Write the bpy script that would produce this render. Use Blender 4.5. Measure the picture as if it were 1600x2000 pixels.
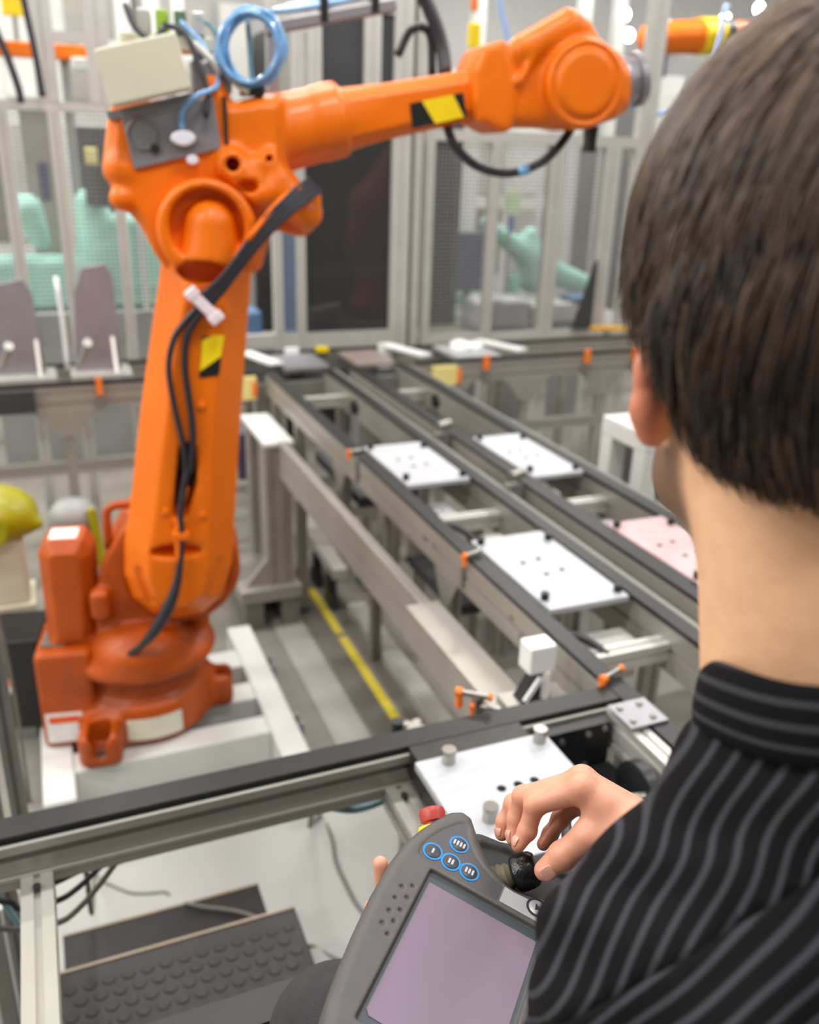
import bpy, bmesh, math, random
import numpy as np
from mathutils import Vector, Matrix

random.seed(7)
RNG = np.random.default_rng(11)
for o in list(bpy.data.objects):
    bpy.data.objects.remove(o, do_unlink=True)
scene = bpy.context.scene
COL = scene.collection
PI = math.pi

# ------------------------------------------------------------------ camera
# world: +Y along the two pallet lanes (away), +X across, floor at z = 0
CAM = Vector((0.0, 0.0, 1.95))
YAW, PITCH, ROLL = math.radians(22.9), math.radians(21.83), math.radians(1.82)
fw = Vector((math.sin(YAW) * math.cos(PITCH), math.cos(YAW) * math.cos(PITCH), -math.sin(PITCH)))
rt = Vector((math.cos(YAW), -math.sin(YAW), 0.0))
up = rt.cross(fw)
rt2 = math.cos(ROLL) * rt + math.sin(ROLL) * up
up2 = -math.sin(ROLL) * rt + math.cos(ROLL) * up
cam_data = bpy.data.cameras.new('camera')
cam = bpy.data.objects.new('camera', cam_data)
COL.objects.link(cam)
cam.matrix_world = Matrix((
    (rt2.x, up2.x, -fw.x, CAM.x), (rt2.y, up2.y, -fw.y, CAM.y), (rt2.z, up2.z, -fw.z, CAM.z), (0, 0, 0, 1)))
cam_data.sensor_fit = 'VERTICAL'
cam_data.sensor_height = 36.0
cam_data.lens = 1728.0 / 2000.0 * 36.0
cam_data.clip_start = 0.02
cam_data.dof.use_dof = True
cam_data.dof.focus_distance = 0.76
cam_data.dof.aperture_fstop = 4.4
scene.camera = cam

# ------------------------------------------------------------------ light and exposure
scene.view_settings.view_transform = 'Standard'
scene.view_settings.look = 'None'
scene.view_settings.gamma = 1.0
scene.view_settings.use_curve_mapping = False
scene.view_settings.exposure = -0.12
world = bpy.data.worlds.new('hall_light')
scene.world = world
world.use_nodes = True
bgn = world.node_tree.nodes['Background']
bgn.inputs['Color'].default_value = (1.0, 0.985, 0.96, 1)
bgn.inputs['Strength'].default_value = 0.17

LAMP_SPOTS = [(-2.2, 0.6), (0.6, 0.9), (3.4, 0.6), (-2.4, 3.4), (0.8, 3.5), (3.6, 3.4),
              (-2.2, 6.4), (0.9, 6.4), (4.0, 6.4), (7.2, 6.4), (7.0, 2.6), (0.5, -2.0), (3.2, -2.0), (-4.6, 0.8), (-4.6, 3.4), (-4.6, 6.2)]  # the leftmost row is added fill that brightens left-facing sides
LAMP_Z = 4.6
for i, (x, y) in enumerate(LAMP_SPOTS):
    ld = bpy.data.lights.new('ceiling_and_fill_light', 'AREA')
    ld.shape = 'RECTANGLE'; ld.size = 1.5; ld.size_y = 0.28
    ld.energy = 130.0 if x < -4 else (120.0 if y > 6 else (72.0 if y > 0 else 46.0)); ld.color = (1.0, 0.985, 0.95)
    lo = bpy.data.objects.new('ceiling_and_fill_light', ld)
    COL.objects.link(lo); lo.location = (x, y, LAMP_Z - 0.03)

# ------------------------------------------------------------------ colour and materials
def lin(c):
    c = c / 255.0
    return c / 12.92 if c <= 0.04045 else ((c + 0.055) / 1.055) ** 2.4
def rgb(r, g, b):
    return (lin(r), lin(g), lin(b), 1.0)

MATS = {}
def mat(name, col, rough=0.5, metal=0.0, vary=0.06, scale=18.0, bump=0.0, bscale=80.0, coat=0.0, spec=0.5, stretch=None):
    if name in MATS:
        return MATS[name]
    m = bpy.data.materials.new(name); m.use_nodes = True
    nt = m.node_tree; b = nt.nodes['Principled BSDF']
    b.inputs['Roughness'].default_value = rough
    b.inputs['Metallic'].default_value = metal
    b.inputs['Coat Weight'].default_value = coat
    b.inputs['Specular IOR Level'].default_value = spec
    tc = nt.nodes.new('ShaderNodeTexCoord'); src = tc.outputs['Object']
    if stretch:
        mp = nt.nodes.new('ShaderNodeMapping'); mp.inputs['Scale'].default_value = stretch
        nt.links.new(src, mp.inputs['Vector']); src = mp.outputs['Vector']
    nz = nt.nodes.new('ShaderNodeTexNoise'); nz.inputs['Scale'].default_value = scale; nz.inputs['Detail'].default_value = 4
    nt.links.new(src, nz.inputs['Vector'])
    rp = nt.nodes.new('ShaderNodeValToRGB')
    k = vary
    rp.color_ramp.elements[0].position = 0.3; rp.color_ramp.elements[1].position = 0.72
    rp.color_ramp.elements[0].color = (col[0] * (1 - k), col[1] * (1 - k), col[2] * (1 - k), 1)
    rp.color_ramp.elements[1].color = (min(1, col[0] * (1 + k)), min(1, col[1] * (1 + k)), min(1, col[2] * (1 + k)), 1)
    nt.links.new(nz.outputs['Fac'], rp.inputs['Fac']); nt.links.new(rp.outputs['Color'], b.inputs['Base Color'])
    if bump > 0:
        n2 = nt.nodes.new('ShaderNodeTexNoise'); n2.inputs['Scale'].default_value = bscale; n2.inputs['Detail'].default_value = 3
        nt.links.new(src, n2.inputs['Vector'])
        bp = nt.nodes.new('ShaderNodeBump'); bp.inputs['Strength'].default_value = bump; bp.inputs['Distance'].default_value = 0.004
        nt.links.new(n2.outputs['Fac'], bp.inputs['Height']); nt.links.new(bp.outputs['Normal'], b.inputs['Normal'])
    MATS[name] = m
    return m

def glow(name, col, strength):
    m = bpy.data.materials.new(name); m.use_nodes = True
    b = m.node_tree.nodes['Principled BSDF']
    b.inputs['Base Color'].default_value = col
    b.inputs['Emission Color'].default_value = col
    b.inputs['Emission Strength'].default_value = strength
    MATS[name] = m
    return m

def clear(name, col, alpha, rough=0.05):
    """thin tinted sheet: mostly see-through, with a glossy face"""
    m = bpy.data.materials.new(name); m.use_nodes = True
    nt = m.node_tree
    for n in list(nt.nodes):
        if n.type != 'OUTPUT_MATERIAL': nt.nodes.remove(n)
    out = [n for n in nt.nodes if n.type == 'OUTPUT_MATERIAL'][0]
    tr = nt.nodes.new('ShaderNodeBsdfTransparent'); tr.inputs['Color'].default_value = col
    gl = nt.nodes.new('ShaderNodeBsdfPrincipled'); gl.inputs['Base Color'].default_value = col; gl.inputs['Roughness'].default_value = rough
    mx = nt.nodes.new('ShaderNodeMixShader'); mx.inputs['Fac'].default_value = alpha
    nt.links.new(tr.outputs[0], mx.inputs[1]); nt.links.new(gl.outputs[0], mx.inputs[2]); nt.links.new(mx.outputs[0], out.inputs['Surface'])
    MATS[name] = m
    return m

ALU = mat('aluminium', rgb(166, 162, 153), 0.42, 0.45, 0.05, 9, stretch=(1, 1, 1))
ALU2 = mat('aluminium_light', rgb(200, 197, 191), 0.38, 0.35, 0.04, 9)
ALUD = mat('aluminium_dark_cast', rgb(132, 130, 124), 0.5, 0.4, 0.08, 12)  # darker grey aluminium for castings, brackets and posts
PLATE = mat('milled_plate', rgb(186, 187, 191), 0.5, 0.3, 0.08, 14, 0.05, 30, stretch=(1, 8, 1))
PINKPL = mat('pink_tinted_plate', rgb(204, 172, 174), 0.45, 0.3, 0.12, 9)
WHITEP = mat('white_paint', rgb(212, 212, 208), 0.45, 0.0, 0.04, 10)
WHITEPL = mat('white_plastic', rgb(238, 238, 236), 0.4, 0.0, 0.02, 10)
BELT = mat('black_belt', rgb(28, 26, 26), 0.42, 0.0, 0.14, 30, 0.1, 200)
BLACK = mat('black_plastic', rgb(26, 26, 28), 0.4, 0.0, 0.12, 25)
DARKST = mat('dark_steel', rgb(62, 60, 58), 0.4, 0.6, 0.15, 20)
RUBBER = mat('black_rubber', rgb(33, 31, 30), 0.5, 0.0, 0.2, 22, 0.2, 120)
STEEL = mat('steel', rgb(172, 168, 162), 0.28, 0.85, 0.06, 20)
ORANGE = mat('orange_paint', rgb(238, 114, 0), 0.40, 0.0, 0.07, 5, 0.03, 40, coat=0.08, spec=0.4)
ORANGED = mat('orange_paint_worn_shaded', rgb(172, 72, 4), 0.45, 0.0, 0.22, 7, 0.06, 40, coat=0.05, spec=0.4)  # deeper orange: shade low on the robot put into the colour, plus dirt
ORSENS = mat('orange_plastic', rgb(245, 125, 40), 0.4, 0.0, 0.04, 20)
YELLOW = mat('signal_yellow', rgb(248, 214, 20), 0.4, 0.0, 0.04, 20)
YTAPE = mat('yellow_tape', rgb(226, 205, 62), 0.6, 0.0, 0.14, 30)
YOLIVE = mat('olive_yellow_plastic', rgb(158, 152, 6), 0.35, 0.0, 0.1, 10)
YPALE = mat('pale_yellow_sticker', rgb(232, 216, 140), 0.55, 0.0, 0.05, 20)
BEIGE = mat('beige_paint', rgb(212, 207, 184), 0.5, 0.0, 0.03, 8)
GREYPL = mat('grey_sheet_metal', rgb(158, 155, 160), 0.38, 0.5, 0.08, 9)
LILAC = mat('white_connector', rgb(232, 228, 240), 0.4, 0.0, 0.03, 20)
PINKW = mat('pale_pink_clamp', rgb(246, 226, 232), 0.4, 0.0, 0.04, 20)
CABLE = mat('black_cable', rgb(42, 41, 48), 0.42, 0.0, 0.15, 40)
CABLEG = mat('grey_cable', rgb(106, 102, 94), 0.55, 0.0, 0.1, 40)
TEALH = mat('teal_hose', rgb(110, 150, 160), 0.4, 0.0, 0.1, 30)
BLUEH = mat('blue_air_hose', rgb(120, 172, 222), 0.2, 0.0, 0.25, 40, coat=0.6)
TEAL = mat('turquoise_paint', rgb(168, 218, 204), 0.5, 0.0, 0.1, 4)
FLOORM = mat('floor_concrete', rgb(136, 131, 122), 0.42, 0.0, 0.14, 3.0, 0.04, 60)
FLOORW = mat('floor_white_epoxy', rgb(172, 172, 168), 0.45, 0.0, 0.05, 3.0)
DUCTM = mat('duct_cover', rgb(176, 172, 163), 0.5, 0.2, 0.07, 6)
DUCTD = mat('duct_cover_dark', rgb(118, 114, 106), 0.45, 0.2, 0.1, 6)
WALLM = mat('hall_wall', rgb(206, 205, 202), 0.8, 0.0, 0.06, 1.2)
GREYM = mat('machine_grey', rgb(150, 150, 148), 0.5, 0.1, 0.08, 5)
DGREY = mat('machine_dark', rgb(58, 58, 60), 0.5, 0.1, 0.15, 5)
NAVY = mat('navy_box', rgb(70, 70, 100), 0.5, 0.0, 0.1, 10)
BLUEB = mat('blue_crate', rgb(96, 130, 170), 0.5, 0.0, 0.1, 10)
LIME = mat('lime_valve', rgb(150, 190, 60), 0.5, 0.0, 0.1, 10)
LABELW = mat('label_white', rgb(228, 228, 226), 0.5, 0.0, 0.08, 60)
LABELR = mat('label_red', rgb(226, 84, 22), 0.5, 0.0, 0.04, 60)
BROWN = mat('rusty_brown', rgb(110, 62, 46), 0.6, 0.0, 0.15, 10)

# ------------------------------------------------------------------ object helpers
OFFS = {}                                         # world offset of each parent's frame
def link(o, parent):
    COL.objects.link(o)
    if parent is not None:
        o.parent = parent
def tag(o, label=None, cat=None, group=None, kind=None):
    if label: o['label'] = label
    if cat: o['category'] = cat
    if group: o['group'] = group
    if kind: o['kind'] = kind
    return o
def thing(name, label, cat, loc=(0, 0, 0), rz=0.0, group=None):
    o = bpy.data.objects.new(name, None)
    COL.objects.link(o)
    o.empty_display_size = 0.05
    o.location = loc; o.rotation_euler = (0, 0, rz)
    OFFS[o] = Vector(loc)
    return tag(o, label, cat, group)
def struct(o):
    o['kind'] = 'structure'
    return o

def mesh_obj(name, verts, faces, m, parent=None, smooth=False, local=False, bevel=0.0, label=None, auto=None):
    """verts are world coordinates (or already in the parent's frame when local)"""
    v = np.asarray(verts, dtype=np.float64).reshape(-1, 3)
    off = Vector((0, 0, 0))
    if parent is not None and not local:
        off = OFFS.get(parent, Vector((0, 0, 0)))
        v = v - np.array(off)
    me = bpy.data.meshes.new(name)
    me.from_pydata(v.tolist(), [], faces)
    me.update()
    if smooth or auto:
        me.polygons.foreach_set('use_smooth', [True] * len(me.polygons))
    if m is not None:
        me.materials.append(m)
    o = bpy.data.objects.new(name, me)
    link(o, parent)
    OFFS[o] = off
    if bevel > 0:
        bv = o.modifiers.new('bevel', 'BEVEL'); bv.width = bevel; bv.segments = 2; bv.limit_method = 'ANGLE'; bv.angle_limit = 0.6
    if auto:
        me.set_sharp_from_angle(angle=auto)
    if label: o['label'] = label
    return o

class MB:
    """collects shapes that belong to ONE object"""
    def __init__(s): s.v = []; s.f = []
    def add(s, vs, fs):
        n = len(s.v); s.v += [tuple(p) for p in vs]; s.f += [[n + i for i in f] for f in fs]; return s
    def box(s, x0, x1, y0, y1, z0, z1):
        vs = [(x, y, z) for x in (x0, x1) for y in (y0, y1) for z in (z0, z1)]
        return s.add(vs, [(0, 1, 3, 2), (4, 6, 7, 5), (0, 4, 5, 1), (2, 3, 7, 6), (0, 2, 6, 4), (1, 5, 7, 3)])
    def obox(s, c, size, R):
        """oriented box: R columns are the axes"""
        c = Vector(c); h = [q / 2 for q in size]
        ax = [Vector(R[i]) for i in range(3)]
        vs = [c + ax[0] * (i * h[0]) + ax[1] * (j * h[1]) + ax[2] * (k * h[2]) for i in (-1, 1) for j in (-1, 1) for k in (-1, 1)]
        return s.add(vs, [(0, 1, 3, 2), (4, 6, 7, 5), (0, 4, 5, 1), (2, 3, 7, 6), (0, 2, 6, 4), (1, 5, 7, 3)])
    def bar(s, a, b, w, h, upv=(0, 0, 1)):
        a = Vector(a); b = Vector(b); d = (b - a); L = d.length; d.normalize()
        u = Vector(upv); sd = d.cross(u)
        if sd.length < 1e-4: sd = d.cross(Vector((1, 0, 0)))
        sd.normalize(); u = sd.cross(d)
        return s.obox((a + b) / 2, (L, w, h), (d, sd, u))
    def cyl(s, a, b, r, n=16, r2=None, cap=True):
        a = Vector(a); b = Vector(b); d = (b - a).normalized()
        q = Vector((0, 0, 1)) if abs(d.z) < 0.9 else Vector((1, 0, 0))
        x = d.cross(q).normalized(); y = d.cross(x)
        r2 = r if r2 is None else r2
        vs = []
        for p, rr in ((a, r), (b, r2)):
            for i in range(n):
                t = 2 * PI * i / n
                vs.append(p + x * (rr * math.cos(t)) + y * (rr * math.sin(t)))
        fs = [(i, (i + 1) % n, n + (i + 1) % n, n + i) for i in range(n)]
        if cap: fs += [tuple(range(n - 1, -1, -1)), tuple(range(n, 2 * n))]
        return s.add(vs, fs)
    def lathe(s, a, axis, prof, n=24):
        """prof: list of (distance along axis, radius)"""
        a = Vector(a); d = Vector(axis).normalized()
        q = Vector((0, 0, 1)) if abs(d.z) < 0.9 else Vector((1, 0, 0))
        x = d.cross(q).normalized(); y = d.cross(x)
        vs = []
        for h, r in prof:
            for i in range(n):
                t = 2 * PI * i / n
                vs.append(a + d * h + x * (r * math.cos(t)) + y * (r * math.sin(t)))
        fs = []
        for k in range(len(prof) - 1):
            fs += [(k * n + i, k * n + (i + 1) % n, (k + 1) * n + (i + 1) % n, (k + 1) * n + i) for i in range(n)]
        fs += [tuple(range(n - 1, -1, -1)), tuple((len(prof) - 1) * n + i for i in range(n))]
        return s.add(vs, fs)
    def tube(s, pts, r, n=8, sub=4, closed=False):
        pts = [Vector(p) for p in pts]
        P = spline(pts, sub, closed) if sub > 1 else pts
        rs = r if isinstance(r, (list, tuple)) else None
        N = len(P); vs = []; prev = None
        for i, p in enumerate(P):
            if closed: d = P[(i + 1) % N] - P[i - 1]
            else: d = P[min(i + 1, N - 1)] - P[max(i - 1, 0)]
            d.normalize()
            if prev is None:
                q = Vector((0, 0, 1)) if abs(d.z) < 0.9 else Vector((1, 0, 0))
                x = d.cross(q).normalized()
            else:
                x = (prev - d * prev.dot(d)).normalized()
            prev = x; y = d.cross(x)
            rr = np.interp(i / (N - 1), np.linspace(0, 1, len(rs)), rs) if rs else r
            for k in range(n):
                t = 2 * PI * k / n
                vs.append(p + x * (rr * math.cos(t)) + y * (rr * math.sin(t)))
        fs = []
        M = N if closed else N - 1
        for i in range(M):
            j = (i + 1) % N
            fs += [(i * n + k, i * n + (k + 1) % n, j * n + (k + 1) % n, j * n + k) for k in range(n)]
        if not closed:
            fs += [tuple(range(n - 1, -1, -1)), tuple((N - 1) * n + i for i in range(n))]
        return s.add(vs, fs)
    def prism(s, poly, d0, d1, o=(0, 0, 0), ax=((1, 0, 0), (0, 0, 1), (0, 1, 0))):
        """2-D polygon (u, v) in axes ax[0], ax[1], pushed from d0 to d1 along ax[2]"""
        o = Vector(o); A, B, Cc = [Vector(q) for q in ax]
        n = len(poly)
        vs = [o + A * u + B * v + Cc * d for d in (d0, d1) for u, v in poly]
        fs = [tuple(range(n)), tuple(range(2 * n - 1, n - 1, -1))]
        fs += [(i, n + i, n + (i + 1) % n, (i + 1) % n) for i in range(n)]
        return s.add(vs, fs)
    def build(s, name, m, parent=None, **k):
        o = mesh_obj(name, s.v, s.f, m, parent, **k)
        bm = bmesh.new(); bm.from_mesh(o.data); bmesh.ops.recalc_face_normals(bm, faces=bm.faces); bm.to_mesh(o.data); bm.free()
        return o

def spline(P, sub, closed=False):
    out = []; n = len(P)
    rng = range(n) if closed else range(n - 1)
    for i in rng:
        p1 = P[i]; p2 = P[(i + 1) % n]
        p0 = P[i - 1] if (i > 0 or closed) else p1 + (p1 - p2)
        p3 = P[(i + 2) % n] if (i + 2 < n or closed) else p2 + (p2 - p1)
        for k in range(sub):
            t = k / sub
            out.append(0.5 * ((2 * p1) + (p2 - p0) * t + (2 * p0 - 5 * p1 + 4 * p2 - p3) * t * t + (3 * p1 - p0 - 3 * p2 + p3) * t ** 3))
    if not closed: out.append(P[-1])
    return out

def slot_profile(mb, axis, a0, a1, u0, u1, v0, v1, nu=1, nv=1, g=0.008, d=0.006):
    """extruded aluminium section along 'x','y' or 'z' with T-slot grooves: nu grooves on the v faces, nv on the u faces"""
    def side(p, q, n, inward):
        p = Vector(p); q = Vector(q); L = (q - p).length; e = (q - p) / L; w = Vector(inward)
        out = [p]
        for i in range(n):
            c = p + e * (L * (i + 0.5) / n)
            out += [c - e * g / 2, c - e * g / 2 + w * d, c + e * g / 2 + w * d, c + e * g / 2]
        return out
    poly = side((u0, v0), (u1, v0), nu, (0, 1)) + side((u1, v0), (u1, v1), nv, (-1, 0)) + side((u1, v1), (u0, v1), nu, (0, -1)) + side((u0, v1), (u0, v0), nv, (1, 0))
    poly = [(p[0], p[1]) for p in poly]
    X, Y, Z = (1, 0, 0), (0, 1, 0), (0, 0, 1)
    ax = {'x': (Y, Z, X), 'y': (X, Z, Y), 'z': (X, Y, Z)}[axis]
    return mb.prism(poly, a0, a1, ax=ax)

def copy_tree(o, parent=None):
    c = o.copy(); COL.objects.link(c); c.parent = parent
    OFFS[c] = OFFS.get(o, Vector((0, 0, 0)))
    for ch in list(o.children):
        copy_tree(ch, c)
    return c

# ------------------------------------------------------------------ signed-distance sculpting (for castings and bodies)
class SDF:
    """f < 0 inside; shapes are blended on a regular grid and meshed with surface nets"""
    def __init__(s, lo, hi, h):
        s.lo = np.array(lo, float); s.h = h
        s.n = np.ceil((np.array(hi, float) - s.lo) / h).astype(int) + 1
        s.F = np.full(tuple(s.n), 1.0, np.float32)
        s.ax = [(s.lo[i] + h * np.arange(s.n[i])).astype(np.float32) for i in range(3)]
    def blk(s, lo, hi, m):
        a = np.clip(np.floor((np.array(lo) - m - s.lo) / s.h).astype(int), 0, s.n - 1)
        b = np.clip(np.ceil((np.array(hi) + m - s.lo) / s.h).astype(int) + 1, 1, s.n)
        sl = tuple(slice(a[i], b[i]) for i in range(3))
        return sl, s.ax[0][sl[0]][:, None, None], s.ax[1][sl[1]][None, :, None], s.ax[2][sl[2]][None, None, :]
    def put(s, d, sl, k, mode):
        A = s.F[sl]
        if mode == 'add':
            if k <= 0: s.F[sl] = np.minimum(A, d)
            else:
                hh = np.maximum(k - np.abs(A - d), 0) / k
                s.F[sl] = np.minimum(A, d) - hh * hh * k * 0.25
        elif mode == 'sub':
            d = -d
            if k <= 0: s.F[sl] = np.maximum(A, d)
            else:
                hh = np.maximum(k - np.abs(A - d), 0) / k
                s.F[sl] = np.maximum(A, d) + hh * hh * k * 0.25
        return s
    def cone(s, a, b, r1, r2, k=0.0, mode='add'):
        a = np.array(a, np.float32); b = np.array(b, np.float32); r = max(r1, r2)
        sl, X, Y, Z = s.blk(np.minimum(a, b) - r, np.maximum(a, b) + r, k + 3 * s.h)
        ba = b - a; L2 = float(ba @ ba) + 1e-12
        t = np.clip(((X - a[0]) * ba[0] + (Y - a[1]) * ba[1] + (Z - a[2]) * ba[2]) / L2, 0, 1)
        d = np.sqrt((X - a[0] - t * ba[0]) ** 2 + (Y - a[1] - t * ba[1]) ** 2 + (Z - a[2] - t * ba[2]) ** 2) - (r1 + (r2 - r1) * t)
        return s.put(d, sl, k, mode)
    def ell(s, c, r, k=0.0, mode='add', R=None):
        c = np.array(c, np.float32); r = np.array(r, np.float32)
        mr = r.max()
        sl, X, Y, Z = s.blk(c - (mr if R is not None else r), c + (mr if R is not None else r), k + 3 * s.h)
        x, y, z = X - c[0], Y - c[1], Z - c[2]
        if R is not None:
            R = [np.array(q, np.float32) for q in R]
            x, y, z = [x * q[0] + y * q[1] + z * q[2] for q in R]
        k0 = np.sqrt((x / r[0]) ** 2 + (y / r[1]) ** 2 + (z / r[2]) ** 2)
        k1 = np.sqrt((x / r[0] ** 2) ** 2 + (y / r[1] ** 2) ** 2 + (z / r[2] ** 2) ** 2) + 1e-9
        return s.put(k0 * (k0 - 1) / k1, sl, k, mode)
    def box(s, c, half, rad=0.0, k=0.0, mode='add', R=None):
        c = np.array(c, np.float32); hf = np.array(half, np.float32)
        ext = hf if R is None else np.full(3, float(np.linalg.norm(hf)))
        sl, X, Y, Z = s.blk(c - ext, c + ext, k + 3 * s.h)
        x, y, z = X - c[0], Y - c[1], Z - c[2]
        if R is not None:
            R = [np.array(q, np.float32) for q in R]
            x, y, z = [x * q[0] + y * q[1] + z * q[2] for q in R]
        q = [np.abs(v) - (hf[i] - rad) for i, v in enumerate((x, y, z))]
        d = np.sqrt(np.maximum(q[0], 0) ** 2 + np.maximum(q[1], 0) ** 2 + np.maximum(q[2], 0) ** 2) + np.minimum(np.maximum(np.maximum(q[0], q[1]), q[2]), 0) - rad
        return s.put(d, sl, k, mode)
    def cyl(s, a, b, r, rad=0.0, k=0.0, mode='add'):
        a = np.array(a, np.float32); b = np.array(b, np.float32)
        L = float(np.linalg.norm(b - a)); u = (b - a) / L; c = (a + b) / 2
        sl, X, Y, Z = s.blk(np.minimum(a, b) - r, np.maximum(a, b) + r, k + 3 * s.h)
        x, y, z = X - c[0], Y - c[1], Z - c[2]
        t = x * u[0] + y * u[1] + z * u[2]
        rr = np.sqrt(np.maximum(x * x + y * y + z * z - t * t, 0))
        q0 = rr - (r - rad); q1 = np.abs(t) - (L / 2 - rad)
        d = np.sqrt(np.maximum(q0, 0) ** 2 + np.maximum(q1, 0) ** 2) + np.minimum(np.maximum(q0, q1), 0) - rad
        return s.put(d, sl, k, mode)
    def poly(s, pts, w0, w1, axis=1, rad=0.0, k=0.0, mode='add', cham=0.0):
        """polygon in the two other axes, pushed from w0 to w1 along axis"""
        P = np.array(pts, np.float32)
        oth = [i for i in range(3) if i != axis]
        lo = np.zeros(3); hi = np.zeros(3)
        lo[oth] = P.min(0); hi[oth] = P.max(0); lo[axis] = w0; hi[axis] = w1
        sl, *XYZ = s.blk(lo, hi, k + 3 * s.h)
        u = s.ax[oth[0]][sl[oth[0]]][:, None]; v = s.ax[oth[1]][sl[oth[1]]][None, :]
        d2 = np.full((u.shape[0], v.shape[1]), 1e9, np.float32); sg = np.ones_like(d2)
        n = len(P)
        for i in range(n):
            a = P[i]; b = P[i - 1]; e = b - a
            wx = u - a[0]; wy = v - a[1]
            t = np.clip((wx * e[0] + wy * e[1]) / (e @ e), 0, 1)
            d2 = np.minimum(d2, (wx - e[0] * t) ** 2 + (wy - e[1] * t) ** 2)
            c1 = (v >= a[1]) & np.ones_like(u, bool); c2 = (v < b[1]) & np.ones_like(u, bool); c3 = (e[0] * wy > e[1] * wx)
            fl = (c1 & c2 & c3) | (~c1 & ~c2 & ~c3)
            sg = np.where(fl, -sg, sg)
        dd = sg * np.sqrt(d2)
        dd = np.expand_dims(dd, axis)
        w = XYZ[axis]
        q0 = dd + rad; q1 = np.abs(w - (w0 + w1) / 2) - ((w1 - w0) / 2 - rad)
        d = np.sqrt(np.maximum(q0, 0) ** 2 + np.maximum(q1, 0) ** 2) + np.minimum(np.maximum(q0, q1), 0) - rad
        if cham > 0:
            d = np.maximum(d, (q0 + q1 - 2 * rad + cham) * 0.7071)
        return s.put(d, sl, k, mode)
    def mesh(s):
        F = s.F; n = s.n; h = s.h
        S = F < 0
        shp = tuple(n - 1)
        acc = np.zeros(shp + (3,), np.float32); cnt = np.zeros(shp, np.float32)
        corners = [(i, j, k) for i in (0, 1) for j in (0, 1) for k in (0, 1)]
        def cs(c): return tuple(slice(c[i], c[i] + n[i] - 1) for i in range(3))
        any_in = np.zeros(shp, bool); all_in = np.ones(shp, bool)
        for c in corners:
            q = S[cs(c)]; any_in |= q; all_in &= q
        act = any_in & ~all_in
        idx = np.argwhere(act)
        if len(idx) == 0: return np.zeros((0, 3)), []
        ii, jj, kk = idx.T
        vs = np.zeros((len(idx), 3), np.float64); ct = np.zeros(len(idx))
        for axis in range(3):
            for c in corners:
                if c[axis]: continue
                c2 = list(c); c2[axis] = 1
                fa = F[ii + c[0], jj + c[1], kk + c[2]]; fb = F[ii + c2[0], jj + c2[1], kk + c2[2]]
                cr = (fa < 0) != (fb < 0)
                t = np.where(cr, fa / np.where(cr, fa - fb, 1), 0)
                p = np.tile(np.array(c, float), (len(idx), 1)); p[:, axis] += t
                vs += np.where(cr[:, None], p, 0); ct += cr
        vs = vs / ct[:, None] + idx
        vid = np.full(shp, -1, np.int64); vid[act] = np.arange(len(idx))
        faces = []
        for axis in range(3):
            b, c = [i for i in range(3) if i != axis]
            sa = [slice(None)] * 3; sb = [slice(None)] * 3
            sa[axis] = slice(0, -1); sb[axis] = slice(1, None)
            A = S[tuple(sa)]; B = S[tuple(sb)]
            e = np.argwhere(A != B)
            e = e[(e[:, b] > 0) & (e[:, c] > 0) & (e[:, b] < n[b] - 1) & (e[:, c] < n[c] - 1)]
            if len(e) == 0: continue
            def g(db, dc):
                q = e.copy(); q[:, b] += db; q[:, c] += dc
                return vid[q[:, 0], q[:, 1], q[:, 2]]
            quad = np.stack([g(-1, -1), g(0, -1), g(0, 0), g(-1, 0)], 1)
            ins = A[e[:, 0], e[:, 1], e[:, 2]]
            if axis == 1: ins = ~ins
            quad = np.where(ins[:, None], quad, quad[:, ::-1])
            faces.append(quad)
        faces = np.concatenate(faces)
        faces = faces[(faces >= 0).all(1)]
        return vs * h + s.lo, faces

def fast_mesh(name, V, Q, m, parent=None, local=False, smooth=True):
    V = np.asarray(V, np.float64)
    off = Vector((0, 0, 0))
    if parent is not None and not local:
        off = OFFS.get(parent, Vector((0, 0, 0))); V = V - np.array(off)
    me = bpy.data.meshes.new(name)
    Q = np.asarray(Q, np.int32)
    nq, w = Q.shape
    me.vertices.add(len(V)); me.vertices.foreach_set('co', V.astype(np.float32).ravel())
    me.loops.add(nq * w); me.loops.foreach_set('vertex_index', Q.ravel())
    me.polygons.add(nq); me.polygons.foreach_set('loop_start', np.arange(0, nq * w, w, dtype=np.int32))
    me.polygons.foreach_set('loop_total', np.full(nq, w, np.int32))
    me.update(calc_edges=True)
    me.polygons.foreach_set('use_smooth', np.full(nq, smooth, bool))
    if m is not None: me.materials.append(m)
    o = bpy.data.objects.new(name, me)
    link(o, parent); OFFS[o] = off
    return o

def relax(V, Q, it=2, lam=0.5):
    V = V.copy()
    for _ in range(it):
        acc = np.zeros_like(V); ct = np.zeros(len(V))
        for i in range(4):
            a = Q[:, i]; b = Q[:, (i + 1) % 4]
            np.add.at(acc, a, V[b]); np.add.at(ct, a, 1); np.add.at(acc, b, V[a]); np.add.at(ct, b, 1)
        V += lam * (acc / np.maximum(ct, 1)[:, None] - V)
    return V

def sdf_obj(name, sd, m, parent=None, local=False, it=1):
    V, Q = sd.mesh()
    if it: V = relax(V, Q, it)
    return fast_mesh(name, V, Q, m, parent, local)
# ------------------------------------------------------------------ the hall
struct(MB().box(-7, 11, -5, 11, -0.1, 0.0).build('floor', FLOORM))
struct(MB().box(-7, 11, 9.6, 9.8, 0, 6).build('wall_back', WALLM))
struct(MB().box(10.6, 10.8, -5, 9.6, 0, 6).build('wall_right', WALLM))
struct(MB().box(-6.2, -6.0, -5, 9.6, 0, 6).build('wall_left', WALLM))
struct(MB().box(-1.6, 0.93, 1.25, 2.30, 0.0, 0.004).build('floor_white_area', FLOORW))
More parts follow.
